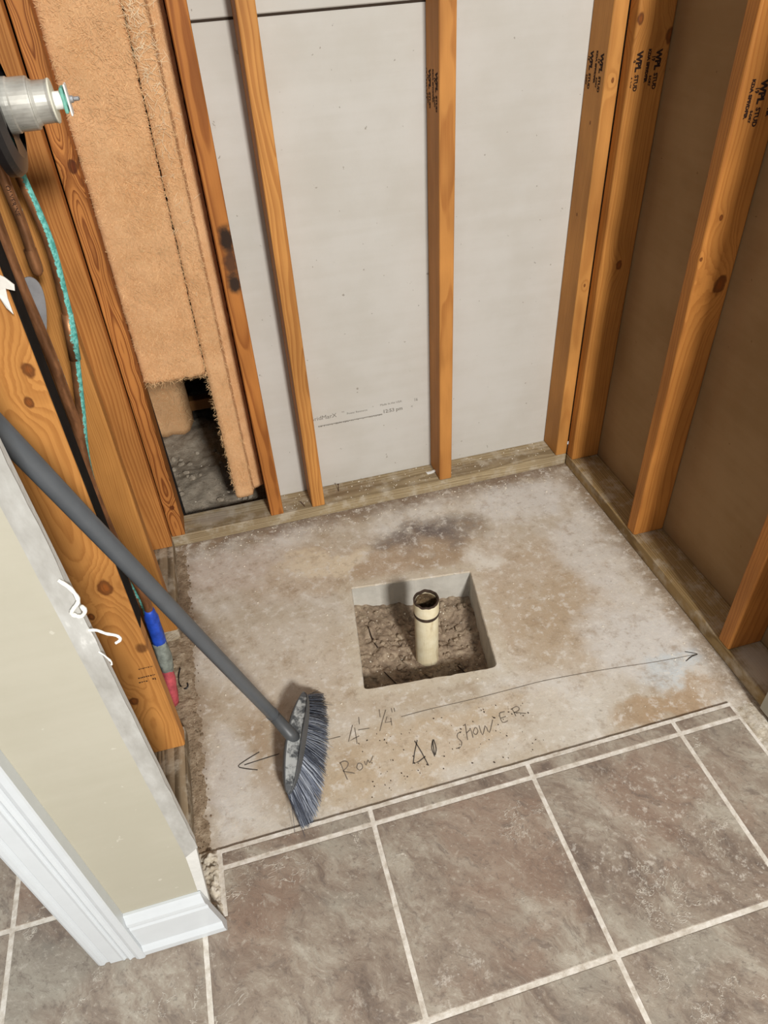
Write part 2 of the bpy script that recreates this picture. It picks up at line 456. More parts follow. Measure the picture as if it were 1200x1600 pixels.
def copper_mat(amount, tdir):
    n = NT('weathered_copper'); P = n.obj
    f = n.noise(n.vmath('MULTIPLY', P, (60, 60, 18)), 1.0, 4, .65)
    col = n.mix(n.rng(f, .3, .7), srgb(112, 76, 50), srgb(166, 116, 78))
    d = n.vmath('DOT_PRODUCT', n.tc.outputs['Normal'], tdir)
    f2 = n.noise(n.vmath('MULTIPLY', P, (50, 50, 12)), 1.0, 3, .6)
    f3 = n.noise(P, 150, 3, .7)
    m = n.add(n.add(d, n.mul(n.math('SUBTRACT', f2, .5), 1.6)), n.mul(n.math('SUBTRACT', f3, .5), .9))
    k = n.rng(m, amount, amount+.18)
    pat = n.mix(n.rng(f3, .35, .65), srgb(70, 150, 140), srgb(126, 206, 196))
    col = n.mix(k, col, pat)
    n.bump(n.mul(k, f3), .4, .002)
    return n.fin(col, n.rng(k, 0, 1, .42, .85), .4, n.rng(k, 0, 1, .55, 0))
M['copper_patina'] = copper_mat(.40, (.96, -.25, 0))
M['copper'] = copper_mat(1.05, (.9, .2, 0))
M['black'] = plain('black_plastic', srgb(34, 32, 33), .35, .5, var=.25, scale=40)
M['felt'] = plain('black_sheeting', srgb(30, 28, 27), .9, .1, var=.3)  # felt strip, bay backing, and the sheet added to darken the corner gap
def valve_mat():
    n = NT('cloudy_grey_metal'); f = n.noise(n.vmath('MULTIPLY', n.obj, (14, 30, 30)), 1.0, 4, .6)
    return n.fin(n.mix(n.rng(f, .3, .7), srgb(158, 156, 148), srgb(206, 205, 196)), n.rng(f, .3, .7, .25, .45), .6, .35)
M['valve'] = valve_mat()
M['cream'] = plain('cream_nylon', srgb(226, 224, 206), .45, .4, var=.04)
M['whitenylon'] = plain('white_nylon', srgb(242, 242, 238), .45, .4, var=.03)
M['teal'] = plain('teal_patina', srgb(120, 182, 166), .7, .3, var=.2, scale=120)
M['steel'] = plain('zinc_screw', srgb(196, 198, 200), .25, .6, .8, var=.15, scale=90)
M['rust'] = plain('rusty_nail', srgb(72, 48, 34), .8, .3, .2, var=.4, scale=160)
M['bluetape'] = plain('blue_tape', srgb(36, 74, 178), .5, .4, var=.35, scale=50, bump=.5, bscale=60)
M['greytape'] = plain('dusty_grey_green_wrap', srgb(134, 140, 132), .85, .2, var=.35, scale=60, bump=.5)
M['redtape'] = plain('faded_red_sleeve', srgb(190, 84, 92), .6, .3, var=.3, scale=60, bump=.5)
M['galv'] = plain('galvanised_strap', srgb(150, 150, 152), .5, .5, .4, var=.15)
M['paper'] = plain('torn_white_paper', srgb(232, 228, 220), .9, .1, var=.06)
M['cavity'] = plain('dark_shade_box_and_joint', srgb(58, 48, 40), .95, .1)  # board joint, and the added box that shades the cavity

OR, ORD = srgb(212, 152, 84), srgb(150, 86, 34)
WD = {
 'c': wood('pine_stud_a', OR, ORD, 1.1, (.02, -.09), .006, .42),
 's2': wood('pine_stud_b', srgb(214, 156, 88), ORD, 2.7, (.05, -.06), .0045, .45),
 's1': wood('pine_stud_c', srgb(198, 132, 68), srgb(132, 70, 26), 3.9, (.03, -.05), .0055, .6,
            stains=[('x', .026, .80, .019, .036, srgb(26, 22, 20), .95), ('x', .026, .745, .018, .034, srgb(74, 48, 34), .9), ('x', .026, .70, .017, .026, srgb(34, 30, 28), .95)]),
 'd': wood('pine_stud_cathedral', srgb(206, 142, 78), srgb(122, 62, 22), 5.3, (.02, .004), .0062, .8, wobble=.010, wobz=3.2,
           knots=[('x', .024, .105, .006), ('x', .030, .98, .009)]),
 'cc': wood('pine_stud_d', srgb(206, 144, 80), srgb(146, 82, 32), 6.1, (-.02, -.10), .0045, .5),
 'b': wood('pine_stud_e', srgb(204, 148, 82), srgb(156, 98, 44), 7.7, (-.3, .2), .003, .38),
 'a': wood('pine_stud_knotty', srgb(216, 156, 88), srgb(160, 98, 44), 8.3, (.045, -.030), .0060, .42, wobble=.010, wobz=2.2,
           knots=[('x', .060, .494, .0115), ('x', .0205, .435, .006), ('x', .076, .901, .008), ('x', .061, .855, .006), ('x', .029, .185, .009)],
           stains=[('x', .079, .328, .012, .014, srgb(84, 48, 26), .75)]),
 'br': wood('pine_stud_f', srgb(208, 152, 84), srgb(158, 98, 42), 9.5, (.02, -.14), .005, .35, knots=[('x', .02, 1.02, .0035), ('y', .04, .93, .003), ('y', .05, .72, .003), ('x', .02, .55, .003)]),
 'r1': wood('pine_stud_g', srgb(204, 144, 74), srgb(150, 88, 34), 10.2, (.2, .12), .006, .32, knots=[('x', .083, 1.099, .010), ('x', .052, .607, .008), ('x', .008, 1.133, .007)]),
 'r2': wood('pine_stud_h', srgb(206, 142, 72), srgb(152, 86, 32), 11.9, (.16, .2), .006, .34, knots=[('x', .064, .697, .014), ('x', .026, .839, .004), ('x', .004, .76, .003)]),
 'r3': wood('pine_stud_i', srgb(204, 140, 72), srgb(150, 84, 32), 13.1, (.1, .15), .006, .36),
}
SILL = wood('weathered_sill', srgb(176, 160, 130), srgb(122, 104, 74), 4.4, (.03, -.02), .006, .6, tone=False, long='x', dust=.6, rough=.85,
            stains=[('x', .04, .55, .03, .10, srgb(120, 98, 74), .5), ('x', .03, .95, .03, .16, srgb(118, 100, 78), .5), ('x', .05, .12, .03, .07, srgb(176, 164, 150), .6)])
SILLR = wood('treated_sill', srgb(164, 140, 98), srgb(108, 84, 48), 2.2, (-.02, -.03), .006, .6, tone=False, long='y', stains=[('x', 1.275, -.885, .055, .085, srgb(206, 192, 170), .85)], dust=.5, rough=.85)
SILLL = wood('grey_old_sill', srgb(158, 142, 118), srgb(88, 74, 56), 6.6, (.02, -.05), .008, .85, tone=False, long='y', dust=.7, rough=.9)
BLOCKW = wood('brown_block', srgb(176, 130, 80), srgb(120, 80, 44), 3.1, (.1, .1), .005, .4, long='x')

# ------------------------------------------------------------------ floor: slab with the cut-out
def slab():
    bm = bmesh.new()
    # cut-out outline, slightly out of square, rounded near corners
    cs = [(.449, -.315, .004), (.773, -.356, .006), (.722, -.674, .016), (.403, -.641, .012)]
    loop = []
    for i, (cx, cy, r) in enumerate(cs):
        p = Vector((cx, cy)); a = (Vector(cs[i-1][:2])-p).normalized(); b = (Vector(cs[(i+1) % 4][:2])-p).normalized()
        for k in range(6):
            t = k/5
            q = (p+a*r)*(1-t)**2+2*p*t*(1-t)+(p+b*r)*t*t
            loop.append(q)
    full = []
    for i in range(len(loop)):
        a, b = loop[i], loop[(i+1) % len(loop)]
        m = max(1, int((b-a).length/.012))
        for k in range(m):
            q = a+(b-a)*k/m
            j = .0022*noise.noise(Vector((q.x*60, q.y*60, 1)))
            c = Vector((.587, -.497)); q = q+(q-c).normalized()*j
            full.append(q)
    inner = [bm.verts.new((q.x, q.y, 0)) for q in full]
    outer = [bm.verts.new(p) for p in ((-1.5, -2.6, 0), (2.2, -2.6, 0), (2.2, .092, 0), (-1.5, .092, 0))]
    e = []
    for L in (inner, outer):
        for i in range(len(L)): e.append(bm.edges.new((L[i], L[(i+1) % len(L)])))
    bmesh.ops.triangle_fill(bm, use_beauty=True, use_dissolve=False, edges=e)
    for f in list(bm.faces):
        c = f.calc_center_median()
        if f.normal.z < 0: f.normal_flip()
    prev = inner
    for dz, g in ((-.003, -.0025), (-.03, -.003), (-.20, -.004)):
        ring = []
        for v, q in zip(inner, full):
            c = Vector((.587, -.497)); d = (q-c).normalized()
            ring.append(bm.verts.new((q.x+d.x*g, q.y+d.y*g, dz)))
        n = len(ring)
        for i in range(n):
            bm.faces.new((prev[i], prev[(i+1) % n], ring[(i+1) % n], ring[i]))
        prev = ring
    o2 = [bm.verts.new((v.co.x, v.co.y, -.20)) for v in outer]
    for i in range(4): bm.faces.new((outer[i], outer[(i+1) % 4], o2[(i+1) % 4], o2[i]))
    bmesh.ops.recalc_face_normals(bm, faces=bm.faces)
    me = bm_mesh(bm, 'floor')
    return me
floor = struct(link('floor', slab(), M['concrete']), 'bare stained concrete shower floor with a square drain cut-out')

# tiles: grid measured from the grout crossings
T = .3378; GX = .3453; GY = -.957; GW = .0088; TZ = .008
def tile(x0, x1, y0, y1):
    if x1-x0 < .006 or y1-y0 < .006: return
    bm = box_bm((-(x1-x0)/2, -(y1-y0)/2, -TZ*.9), ((x1-x0)/2, (y1-y0)/2, 0), .0014, 2)
    link('tile', bm_mesh(bm, 'tile'), M['tile'], floor, ((x0+x1)/2, (y0+y1)/2, TZ))
TL, TR = .050, 1.160
cols = [GX+(i)*T for i in range(-5, 6)]
def row(y0, y1, clipL, clipR):
    for i in range(len(cols)-1):
        a = max(cols[i]+GW/2, clipL); b = min(cols[i+1]-GW/2, clipR)
        if b > a: tile(a, b, y0, y1)
row(GY+GW/2, -D-.0005, TL, TR)
def tile_poly(poly):
    cx = sum(p[0] for p in poly)/len(poly); cy = sum(p[1] for p in poly)/len(poly)
    bm = prism([(p[0]-cx, p[1]-cy) for p in poly], 'z', -TZ*.9, 0)
    bmesh.ops.bevel(bm, geom=list(bm.edges), offset=.0014, segments=2, affect='EDGES', profile=.5)
    link('tile', bm_mesh(bm, 'tile'), M['tile'], floor, (cx, cy, TZ))
yt = GY-GW/2; yb = GY-T+GW/2
for i in range(len(cols)-1):
    a = cols[i]+GW/2; b = min(cols[i+1]-GW/2, TR)
    if b <= a: continue
    if abs(cols[i]-(GX-2*T)) < .01:      # notched round the wall stub, hall side
        tile_poly([(a, yb), (b, yb), (b, -1.0439), (-.165, -1.0439), (-.165, yt), (a, yt)])
    elif abs(cols[i]-(GX-T)) < .01:      # notched round the wall stub, shower side
        tile_poly([(a, yb), (b, yb), (b, yt), (TL, yt), (TL, -1.0439), (a, -1.0439)])
    else: tile(a, b, yb, yt)
for k in range(1, 3): row(GY-(k+1)*T+GW/2, GY-k*T-GW/2, -1.35, TR)
for k in range(-3, 0): row(GY-(k+1)*T+GW/2, GY-k*T-GW/2, -1.35, -.165)

# grout bed: fills the joints a little below the tile faces, ragged free edges
def grout():
    poly = []
    for i in range(60):
        x = .041+(1.166-.041)*i/59; poly.append((x, -D+.0085+.0012*noise.noise(Vector((x*70, 0, 3)))))
    for i in range(20): poly.append((1.167+.002*noise.noise(Vector((i*.7, 1, 3))), -D-.01-(2.3-D)*i/19))
    poly += [(-1.35, -2.3), (-1.35, .06), (-.16, .06), (-.16, -1.046), (.036, -1.046)]
    for i in range(8): poly.append((.040+.002*noise.noise(Vector((i*.9, 5, 3))), -1.04+(1.04-D-.006)*i/7))
    return bm_mesh(prism(poly, 'z', .0002, TZ-.0010))
link('grout', grout(), M['grout'], floor)

# crumbly mortar left where the old walls met the tiles
def ridge(name, x0, x1, y0, y1, h, seed, mat, nx=14, ny=40, edge=.25, rg=0.0):
    V = []; Fc = []
    for j in range(ny+1):
        for i in range(nx+1):
            u, v = i/nx, j/ny
            x = x0+(x1-x0)*u; y = y0+(y1-y0)*v
            e = min(u, 1-u)/edge; e2 = min(v, 1-v)/(edge*.4); e = max(0, min(1, e, e2))
            z = h*e*(.6+.5*noise.noise(Vector((x*55+seed, y*55, seed)))+.4*noise.noise(Vector((x*160, y*160, seed))))
            x += (.004*noise.noise(Vector((y*40, seed, 2.2)))+rg*u*noise.noise(Vector((y*22, seed, 7.2)))+rg*.6*u*noise.noise(Vector((y*90, seed, 4.2)))); 
            V.append((x, y, max(z, 0)-.0015 if e < .02 else max(z, .0005)))
    for j in range(ny):
        for i in range(nx):
            a = j*(nx+1)+i; Fc.append((a, a+1, a+nx+2, a+nx+1))
    o = link(name, pyd(V, Fc), mat, floor); 
    for p in o.data.polygons: p.use_smooth = True
    return o
ridge('mortar_residue', .000, .047, -1.050, -.912, .020, 3.0, M['mortar'], 20, 60)
ridge('mortar_residue', 1.158, 1.224, -1.60, -.925, .010, 8.0, M['mortar'], 16, 90)
ridge('dirt_strip', -.092, .020, -.66, -.345, .012, 5.0, M['rubble'], 20, 90, .25, .014)
ridge('dirt_strip', -.004, .030, -.93, -.02, .003, 6.0, M['rubble'], 8, 220, .5, .016)

# pencil writing on the slab
MARKS = {
  '4': [[(0.357,-0.724), (0.348,-0.743), (0.339,-0.762), (0.352,-0.758), (0.365,-0.755)], [(0.360,-0.732), (0.358,-0.753), (0.356,-0.772)]],
  'prime': [[(0.375,-0.708), (0.372,-0.727)]],
  'dash': [[(0.366,-0.740), (0.391,-0.743)], [(0.284,-0.743), (0.325,-0.744)]],
  'quarter': [[(0.424,-0.703), (0.421,-0.723)], [(0.438,-0.708), (0.424,-0.732), (0.411,-0.757)], [(0.436,-0.726), (0.428,-0.740), (0.442,-0.741)], [(0.443,-0.732), (0.440,-0.751)]],
  'inch': [[(0.451,-0.708), (0.450,-0.719)], [(0.457,-0.709), (0.456,-0.719)]],
  'line': [[(0.466,-0.736), (0.531,-0.736), (0.632,-0.740), (0.731,-0.741), (0.808,-0.742), (0.893,-0.749), (0.978,-0.758), (1.078,-0.771), (1.181,-0.780)]],
  'Row': [[(0.311,-0.805), (0.314,-0.827), (0.317,-0.847)], [(0.309,-0.806), (0.320,-0.804), (0.327,-0.810), (0.323,-0.819), (0.312,-0.826)], [(0.313,-0.827), (0.324,-0.832), (0.335,-0.838)], [(0.347,-0.818), (0.342,-0.826), (0.346,-0.834), (0.354,-0.830), (0.353,-0.820), (0.347,-0.818)], [(0.361,-0.817), (0.362,-0.827), (0.369,-0.816), (0.371,-0.824), (0.382,-0.810)]],
  'four2': [[(0.483,-0.802), (0.469,-0.828), (0.458,-0.853), (0.472,-0.851), (0.488,-0.844)], [(0.477,-0.802), (0.483,-0.832), (0.488,-0.866)]],
  'tick': [[(0.516,-0.811), (0.507,-0.829), (0.507,-0.850)], [(0.517,-0.811), (0.516,-0.832), (0.509,-0.847)], [(0.514,-0.814), (0.511,-0.830), (0.508,-0.847)]],
  'shower': [[(0.581,-0.811), (0.572,-0.813), (0.568,-0.822), (0.573,-0.835), (0.566,-0.845), (0.556,-0.846)], [(0.596,-0.795), (0.591,-0.815), (0.587,-0.834)], [(0.590,-0.818), (0.601,-0.812), (0.602,-0.819), (0.600,-0.832)], [(0.612,-0.811), (0.605,-0.820), (0.609,-0.827), (0.616,-0.820), (0.615,-0.811), (0.612,-0.811)], [(0.623,-0.808), (0.622,-0.832), (0.636,-0.813), (0.638,-0.831), (0.657,-0.803)], [(0.690,-0.792), (0.677,-0.793), (0.675,-0.816), (0.688,-0.815)], [(0.675,-0.805), (0.688,-0.804)], [(0.708,-0.789), (0.709,-0.800), (0.709,-0.810)], [(0.705,-0.791), (0.720,-0.787), (0.724,-0.794), (0.718,-0.799), (0.708,-0.800)], [(0.709,-0.800), (0.721,-0.805), (0.733,-0.810)]],
  'arrowL': [[(0.148,-0.729), (0.122,-0.738), (0.100,-0.749), (0.116,-0.760), (0.139,-0.770)], [(0.113,-0.750), (0.149,-0.748), (0.189,-0.746)]],
  'arrowR': [[(1.157,-0.765), (1.169,-0.772), (1.181,-0.780), (1.164,-0.782), (1.144,-0.790)]],
}
def ribbon_geo(pts, wd, z, V, Fc, sub=3, straight=False):
    P = [Vector((p[0], p[1], 0)) for p in pts]
    if len(P) > 2 and not straight: P = smooth_path(P, sub)
    b0 = len(V)
    for i, p in enumerate(P):
        t = (P[min(i+1, len(P)-1)]-P[max(i-1, 0)]).normalized(); q = Vector((-t.y, t.x, 0))
        ww = wd*(.75+.5*abs(noise.noise(Vector((p.x*90, p.y*90, 4)))))
        V += [(p.x+q.x*ww/2, p.y+q.y*ww/2, z), (p.x-q.x*ww/2, p.y-q.y*ww/2, z)]
    for i in range(len(P)-1):
        a = b0+2*i; Fc.append((a, a+1, a+3, a+2))
def marks(name, keys, wd, mat, label):
    V = []; Fc = []
    for k in keys:
        for s_ in MARKS[k]: ribbon_geo(s_, wd, .0006, V, Fc, straight=(k in ('4', 'quarter', 'four2')))
    o = link(name, pyd(V, Fc), mat, floor); o['label'] = label
marks('pencil_dimension', ['4', 'prime', 'dash', 'quarter', 'inch'], .0022, M['pencil'], "pencilled dimension 4' 1/4 inch on the concrete")
marks('pencil_line', ['line'], .0017, M['pencil'], 'long pencil dimension line across the concrete')
marks('pencil_word', ['Row'], .0022, M['pencil'], 'faint pencilled word Row on the concrete')
marks('pencil_word', ['shower'], .0022, M['pencil'], 'pencilled word SHOWER on the concrete')
marks('pencil_number', ['four2', 'tick'], .0028, M['pencil_dark'], "bold pencilled 4' before the word SHOWER")
marks('pencil_arrowhead', ['arrowL'], .0028, M['pencil_dark'], 'pencil arrow pointing to the left wall')
marks('pencil_arrowhead', ['arrowR'], .0028, M['pencil_dark'], 'pencil arrowhead pointing to the right sill')

# ------------------------------------------------------------------ stud walls
wall_back = struct(empty('wall_back', (0, 0, 0)), 'open stud wall with grey board behind')
wall_right = struct(empty('wall_right', (0, 0, 0)), 'open stud wall backed by brown board')
wall_left = struct(empty('wall_left', (0, 0, 0)), 'open plumbing wall with pipes between studs')
wall_front = struct(empty('wall_front', (0, 0, 0)), 'beige painted wall stub beside the doorway')
HS = 2.36
def stud(parent, mat, x, y, sx, sy, z0=ST, h=HS, lean=(0, 0), bevel=.0035, label=None):
    """x, y: the corner of least x, y at the foot; local origin there, so the grain runs in the stud's own frame."""
    bm = box_bm((0, 0, 0), (sx, sy, h), bevel, 3)
    o = link('stud', bm_mesh(bm, 'stud'), mat, parent, (x, y, z0), (-lean[1], lean[0], 0))
    if label: o['label'] = label
    return o
s_d = stud(wall_back, WD['d'], 0.000, .0, ST, SW, lean=(.016, 0), label='corner stud with bold cathedral grain')
s_1 = stud(wall_back, WD['s1'], .2866, .0, ST, SW, label='stud with a black scorched patch')
s_2 = stud(wall_back, WD['s2'], .4102, .0, ST, SW, label='clean pale orange stud')
s_3 = stud(wall_back, WD['c'], .8059, .0, ST, SW, label='middle stud with a grade stamp on its side')
s_br = stud(wall_back, WD['br'], 1.1895, .0, ST-.002, SW, label='last back stud in the right corner')
sill_b = box('sill_plate', (-SW, 0, 0), (W, SW, ST), SILL, wall_back, .002)
up_ = box('sheet_joint', (.30, SW+.003, 1.215), (W+SW, SW+.0127, 1.235), M['cavity'], wall_back)
def sheet(name, lo, hi, mat, parent, label=None):
    o = box(name, lo, hi, mat, parent, .002, 1)
    if label: o['label'] = label
    return o
gb = sheet('drywall_sheet', (.30, SW+.0005, .012), (W+SW, SW+.013, 1.2225), M['greyboard'], wall_back, 'lower grey gypsum board')
gb2 = sheet('drywall_sheet', (.30, SW+.0005, 1.2275), (W+SW, SW+.013, 2.42), M['greyboard'], wall_back, 'upper grey gypsum board')
box('top_plate', (-SW, 0, ST+HS), (W+SW, SW, ST+HS+.038), WD['c'], wall_back, .002)

s_r1 = stud(wall_right, WD['r1'], W, -.038, SW, ST-.0005, bevel=.005, label='corner stud of the right wall')
s_r2 = stud(wall_right, WD['r2'], W, -.404, SW, ST, bevel=.005, label='knotty stud in the middle of the right wall')
s_r3 = stud(wall_right, WD['r3'], W, -.815, SW, ST, bevel=.005, label='nearest stud of the right wall')
s_r4 = stud(wall_right, WD['r1'], W, -.996, SW, ST, bevel=.004)
stud(wall_right, WD['r2'], W, -1.40, SW, ST, bevel=.004)
box('sill_plate', (W, -2.2, 0), (W+SW, -.0005, ST), SILLR, wall_right, .003)
rb = sheet('drywall_sheet', (W+SW+.0005, -2.2, .004), (W+SW+.0132, .088, 2.42), M['brownboard'], wall_right, 'brown paper back of the gypsum board')
bd = sheet('drywall_sheet', (W-.0132, -2.2, .014), (W-.0005, -.953, 2.42), M['beige'], wall_right, 'painted board edge at the near right corner')
box('top_plate', (W, -2.2, ST+HS), (W+SW, -.0005, ST+HS+.038), WD['c'], wall_right, .002)

s_c = stud(wall_left, WD['cc'], -SW, -.0395, SW, ST, lean=(.0145, 0), label='corner stud of the left wall')
s_b = stud(wall_left, WD['b'], -SW, -.357, SW, ST, lean=(.015, 0), label='stud behind the copper pipes')
s_a = stud(wall_left, WD['a'], -SW, -.690, SW, ST, lean=(.020, 0), label='near stud with large dark knots')
_f = box('felt_strip', (SW+.0003, .002, .38), (SW+.0014, ST+.006, 1.06), M['felt'], s_a)
_f['label'] = 'black felt strip on the inner side'
box('sill_plate', (-SW, -.356, 0), (0, -.0005, ST), SILLL, wall_left, .003)
box('sill_plate', (-SW, -1.030, 0), (.001, -.640, ST), SILLL, wall_left, .004)
sheet('black_backing', (-SW-.004, -1.03, ST), (-SW-.0005, -.002, 2.40), M['felt'], wall_left)  # plain black sheet behind the plumbing bay
sheet('gap_shade_sheet', (-SW-.017, .0895, ST), (.045, .0925, 2.40), M['felt'], wall_back)  # added black sheet, supplies the dark gap between the corner studs
sheet('drywall_sheet', (-SW-.017, -1.03, .01), (-SW-.0045, .088, 2.42), M['gypsum'], wall_left)

# ------------------------------------------------------------------ wall stub, casing, baseboard
YF = -1.05
_o = [(-.165, .012), (.030, .012), (.033, .07), (.040, .14), (.048, .22), (.0565, .30), (.0565, 2.42), (-.165, 2.42)]
link('drywall_sheet', bm_mesh(prism(_o, 'y', YF+.0005, YF+.0127)), M['gypsum'], wall_front)
stud(wall_front, WD['cc'], -.165, -1.0372, ST, SW-.002, z0=.01, h=2.39)
sheet('drywall_sheet', (-.165, -.948, .012), (-SW-.018, -.9355, 2.42), M['gypsum'], wall_front)
def ragged(poly_fn): return poly_fn()
def skin(name, poly, y0, y1, mat, parent, label=None):
    o = link(name, bm_mesh(prism(poly, 'y', y0, y1)), mat, parent)
    if label: o['label'] = label
    return o
# beige paint layer up to the old tile edge; below z=.30 the paper is torn back
left = -.16
paint = [(left, .10), (.024, .10), (.026, .145), (.030, .20), (.034, .26)]
for i in range(40):
    z = .28+(2.40-.28)*i/39; paint.append((.0350+.0015*noise.noise(Vector((z*9, 2, 1))), z))
paint.append((left, 2.40))
skin('paint_layer', paint, YF-.0006, YF+.0006, M['beige'], wall_front, 'beige wall paint')
band = [(.0345, .27)]
for i in range(90):
    z = .29+(2.40-.29)*i/89; band.append((.0575+.0016*noise.noise(Vector((z*30, 7, 1)))+.0012*noise.noise(Vector((z*120, 7, 1))), z))
for i in range(40):
    z = 2.40-(2.40-.28)*i/39; band.append((.0350+.0015*noise.noise(Vector((z*9, 2, 1))), z))
skin('skim_band', band, YF-.0010, YF+.0004, M['band'], wall_front, 'scraped grey skim-coat band along the cut edge')
# door casing: stepped profile, x against depth from the wall
def casing():
    x0 = -.1755
    prof = [(0, 0), (0, .010), (.004, .012), (.010, .0125), (.013, .0095), (.018, .0095), (.021, .013), (.040, .0135), (.044, .0150), (.047, .0125), (.050, .0135),
            (.054, .0175), (.058, .0150), (.062, .0150), (.065, .0185), (.070, .0205), (.0785, .0205), (.0805, .0185), (.0805, 0)]
    return bm_mesh(prism([(x0+p, YF-.0007-d) for p, d in prof], 'z', TZ+.0005, 2.05))
trim = struct(link('trim_1', casing(), M['white']), 'white moulded door casing')
box('door_jamb', (-.1765, YF, TZ+.0005), (-.1665, -.935, 2.05), M['white'], trim, .001)
def baseboard():
    prof = [(0, 0), (.0165, 0), (.0185, .004), (.0185, .018), (.015, .026), (.0125, .031), (.0125, .098), (.0105, .104), (.0105, .109), (.0125, .113), (.0118, .120), (.0085, .129), (.0062, .136), (.0045, .140), (0, .140)]
    n = len(prof); V = []
    for end in (0, 1):
        for d, z in prof:
            V.append((-.0948 if end == 0 else .0475-.017*z/.14, YF-.0008-d, TZ+.0006+z))
    bm = bmesh.new(); vv = [bm.verts.new(v) for v in V]
    bm.faces.new(vv[:n]); bm.faces.new(vv[n:][::-1])
    for i in range(n): bm.faces.new((vv[i], vv[(i+1) % n], vv[n+(i+1) % n], vv[n+i]))
    bmesh.ops.recalc_face_normals(bm, faces=bm.faces); return bm_mesh(bm)
struct(link('baseboard_front', baseboard(), M['white']), 'short white baseboard beside the door casing')
# torn paper flap and caulk curls along the cut drywall edge
def curl(pts, r, label):
    P = smooth_path(pts, 5); rr = [r*(.6+.6*abs(noise.noise(Vector((i*.4, r*900, 2))))) for i in range(len(P))]
    thing(tube('caulk_curl', P, rr, M['caulk'], None, 8), label, 'caulk', 'caulk curls on the cut drywall edge')
curl([(.052, -1.053, .885), (.060, -1.055, .872), (.062, -1.056, .855), (.054, -1.056, .845), (.050, -1.055, .838), (.057, -1.056, .832), (.064, -1.058, .840), (.063, -1.058, .848)], .0030, 'larger upper white caulk curl hanging on the cut drywall edge')
curl([(.056, -1.052, .806), (.064, -1.052, .803), (.072, -1.054, .797), (.082, -1.056, .792), (.084, -1.057, .786), (.078, -1.058, .783)], .0024, 'white caulk strand sticking out over the near stud face')
curl([(.056, -1.052, .770), (.060, -1.053, .763), (.064, -1.054, .752), (.063, -1.054, .746)], .0013, 'thin lower caulk wisp on the cut drywall edge')

# ------------------------------------------------------------------ lettering
def text_polys(txt, size, bold=0.0):
    cu = bpy.data.curves.new('lettering', 'FONT'); cu.body = txt; cu.size = size; cu.align_x = 'LEFT'; cu.align_y = 'CENTER'; cu.offset = bold; cu.resolution_u = 2
    ob = bpy.data.objects.new('lettering', cu); COL.objects.link(ob)
    dg = bpy.context.evaluated_depsgraph_get(); dg.update()
    me = bpy.data.meshes.new_from_object(ob.evaluated_get(dg))
    V = [v.co.copy() for v in me.vertices]; Fc = [tuple(p.vertices) for p in me.polygons]
    bpy.data.objects.remove(ob); bpy.data.curves.remove(cu); bpy.data.meshes.remove(me)
    return V, Fc
def lettering(name, items, frame, mat, parent, label=None, bounds=None):
    """items: (text, size, s, t, stretch_s, bold); frame maps (s, t) to the parent's local space."""
    VV = []; FF = []
    for txt, size, s0, t0, stretch, bold in items:
        V, Fc = text_polys(txt, size, bold); b = len(VV)
        P = [(s0+v.x*stretch, t0+v.y) for v in V]
        ok = [bounds is None or bounds[0] <= p[1] <= bounds[1] for p in P]
        VV += [frame(*p) for p in P]
        FF += [tuple(i+b for i in f) for f in Fc if all(ok[i] for i in f)]
    o = link(name, pyd(VV, FF), mat, parent)
    if label: o['label'] = label
    return o
def stamp_items(shift=0.0, n=3):
    it = []
    for k in range(-1, n):
        t = k*.046+shift
        it += [('WPL', .0180, .003, t, 1.0, .0011), ('STUD', .0125, .046, t, 1.0, .0006), ('19', .011, .013, t-.0115, .9, .0005), ('S-DRY', .0072, .050, t-.0125, 1.0, .0005), ('KDA SPF/DFIR', .0090, .000, t-.023, 1.12, .0006)]
    return it
# local frames: s runs down the stud from its top of stamp, t across the face
lettering('grade_stamp', stamp_items(.028), lambda s, t: (-.0004, .0925-t, 1.072-s), M['ink'], s_3, 'inked grade stamp', (.003, .085))
lettering('grade_stamp', stamp_items(.020), lambda s, t: (-.0004, .089-t, 1.072-s), M['ink'], s_br, 'inked grade stamp', (.003, .085))
lettering('grade_stamp', stamp_items(.018), lambda s, t: (t, -.0004, 1.078-s), M['ink'], s_r1, 'inked grade stamp', (.005, .085))
lettering('grade_stamp', stamp_items(.046), lambda s, t: (t, -.0004, 1.075-s), M['ink'], s_r2, 'inked grade stamp', (.005, .085))
# printed lines near the foot of the near stud
def dashes(name, rows, frame, mat, parent, label):
    VV = []; FF = []
    for s0, s1, t, h in rows:
        s = s0
        while s < s1:
            l = random.uniform(.0012, .004); b = len(VV); j = random.uniform(-.3, .3)*h
            VV += [frame(s, t-h/2+j), frame(min(s+l, s1), t-h/2+j), frame(min(s+l, s1), t+h/2), frame(s, t+h/2)]
            FF.append((b, b+1, b+2, b+3)); s += l+random.uniform(.0006, .0014)
    o = link(name, pyd(VV, FF), mat, parent); o['label'] = label
dashes('printed_marks', [(.060, .086, .274, .0026), (.053, .085, .249, .0032), (.051, .068, .236, .0028), (.077, .084, .237, .006)], lambda s, t: (s, -.0004, t), M['rust'], s_a, 'blurred printed lines')
yb_ = SW-.0002
lettering('board_print', [('GridMarX', .019, .447, .281, 1.0, 0), ('TM', .006, .541, .287, 1, 0), ('Power Resource', .009, .556, .279, 1.0, 0), ('Made in the USA', .0095, .655, .286, 1.0, 0), ('16', .015, .757, .282, .8, 0), ('12:53 pm', .016, .662, .262, 1.0, .0002), ('c', .012, .748, .263, 1, 0)],
          lambda s, t: (s, yb_, t), M['ink_faint'], gb, 'faint grey printing on the board')
dashes('board_print', [(.47, .66, .2545, .004)], lambda s, t: (s, yb_, t), M['ink_faint'], gb, 'illegible faint line of small print')

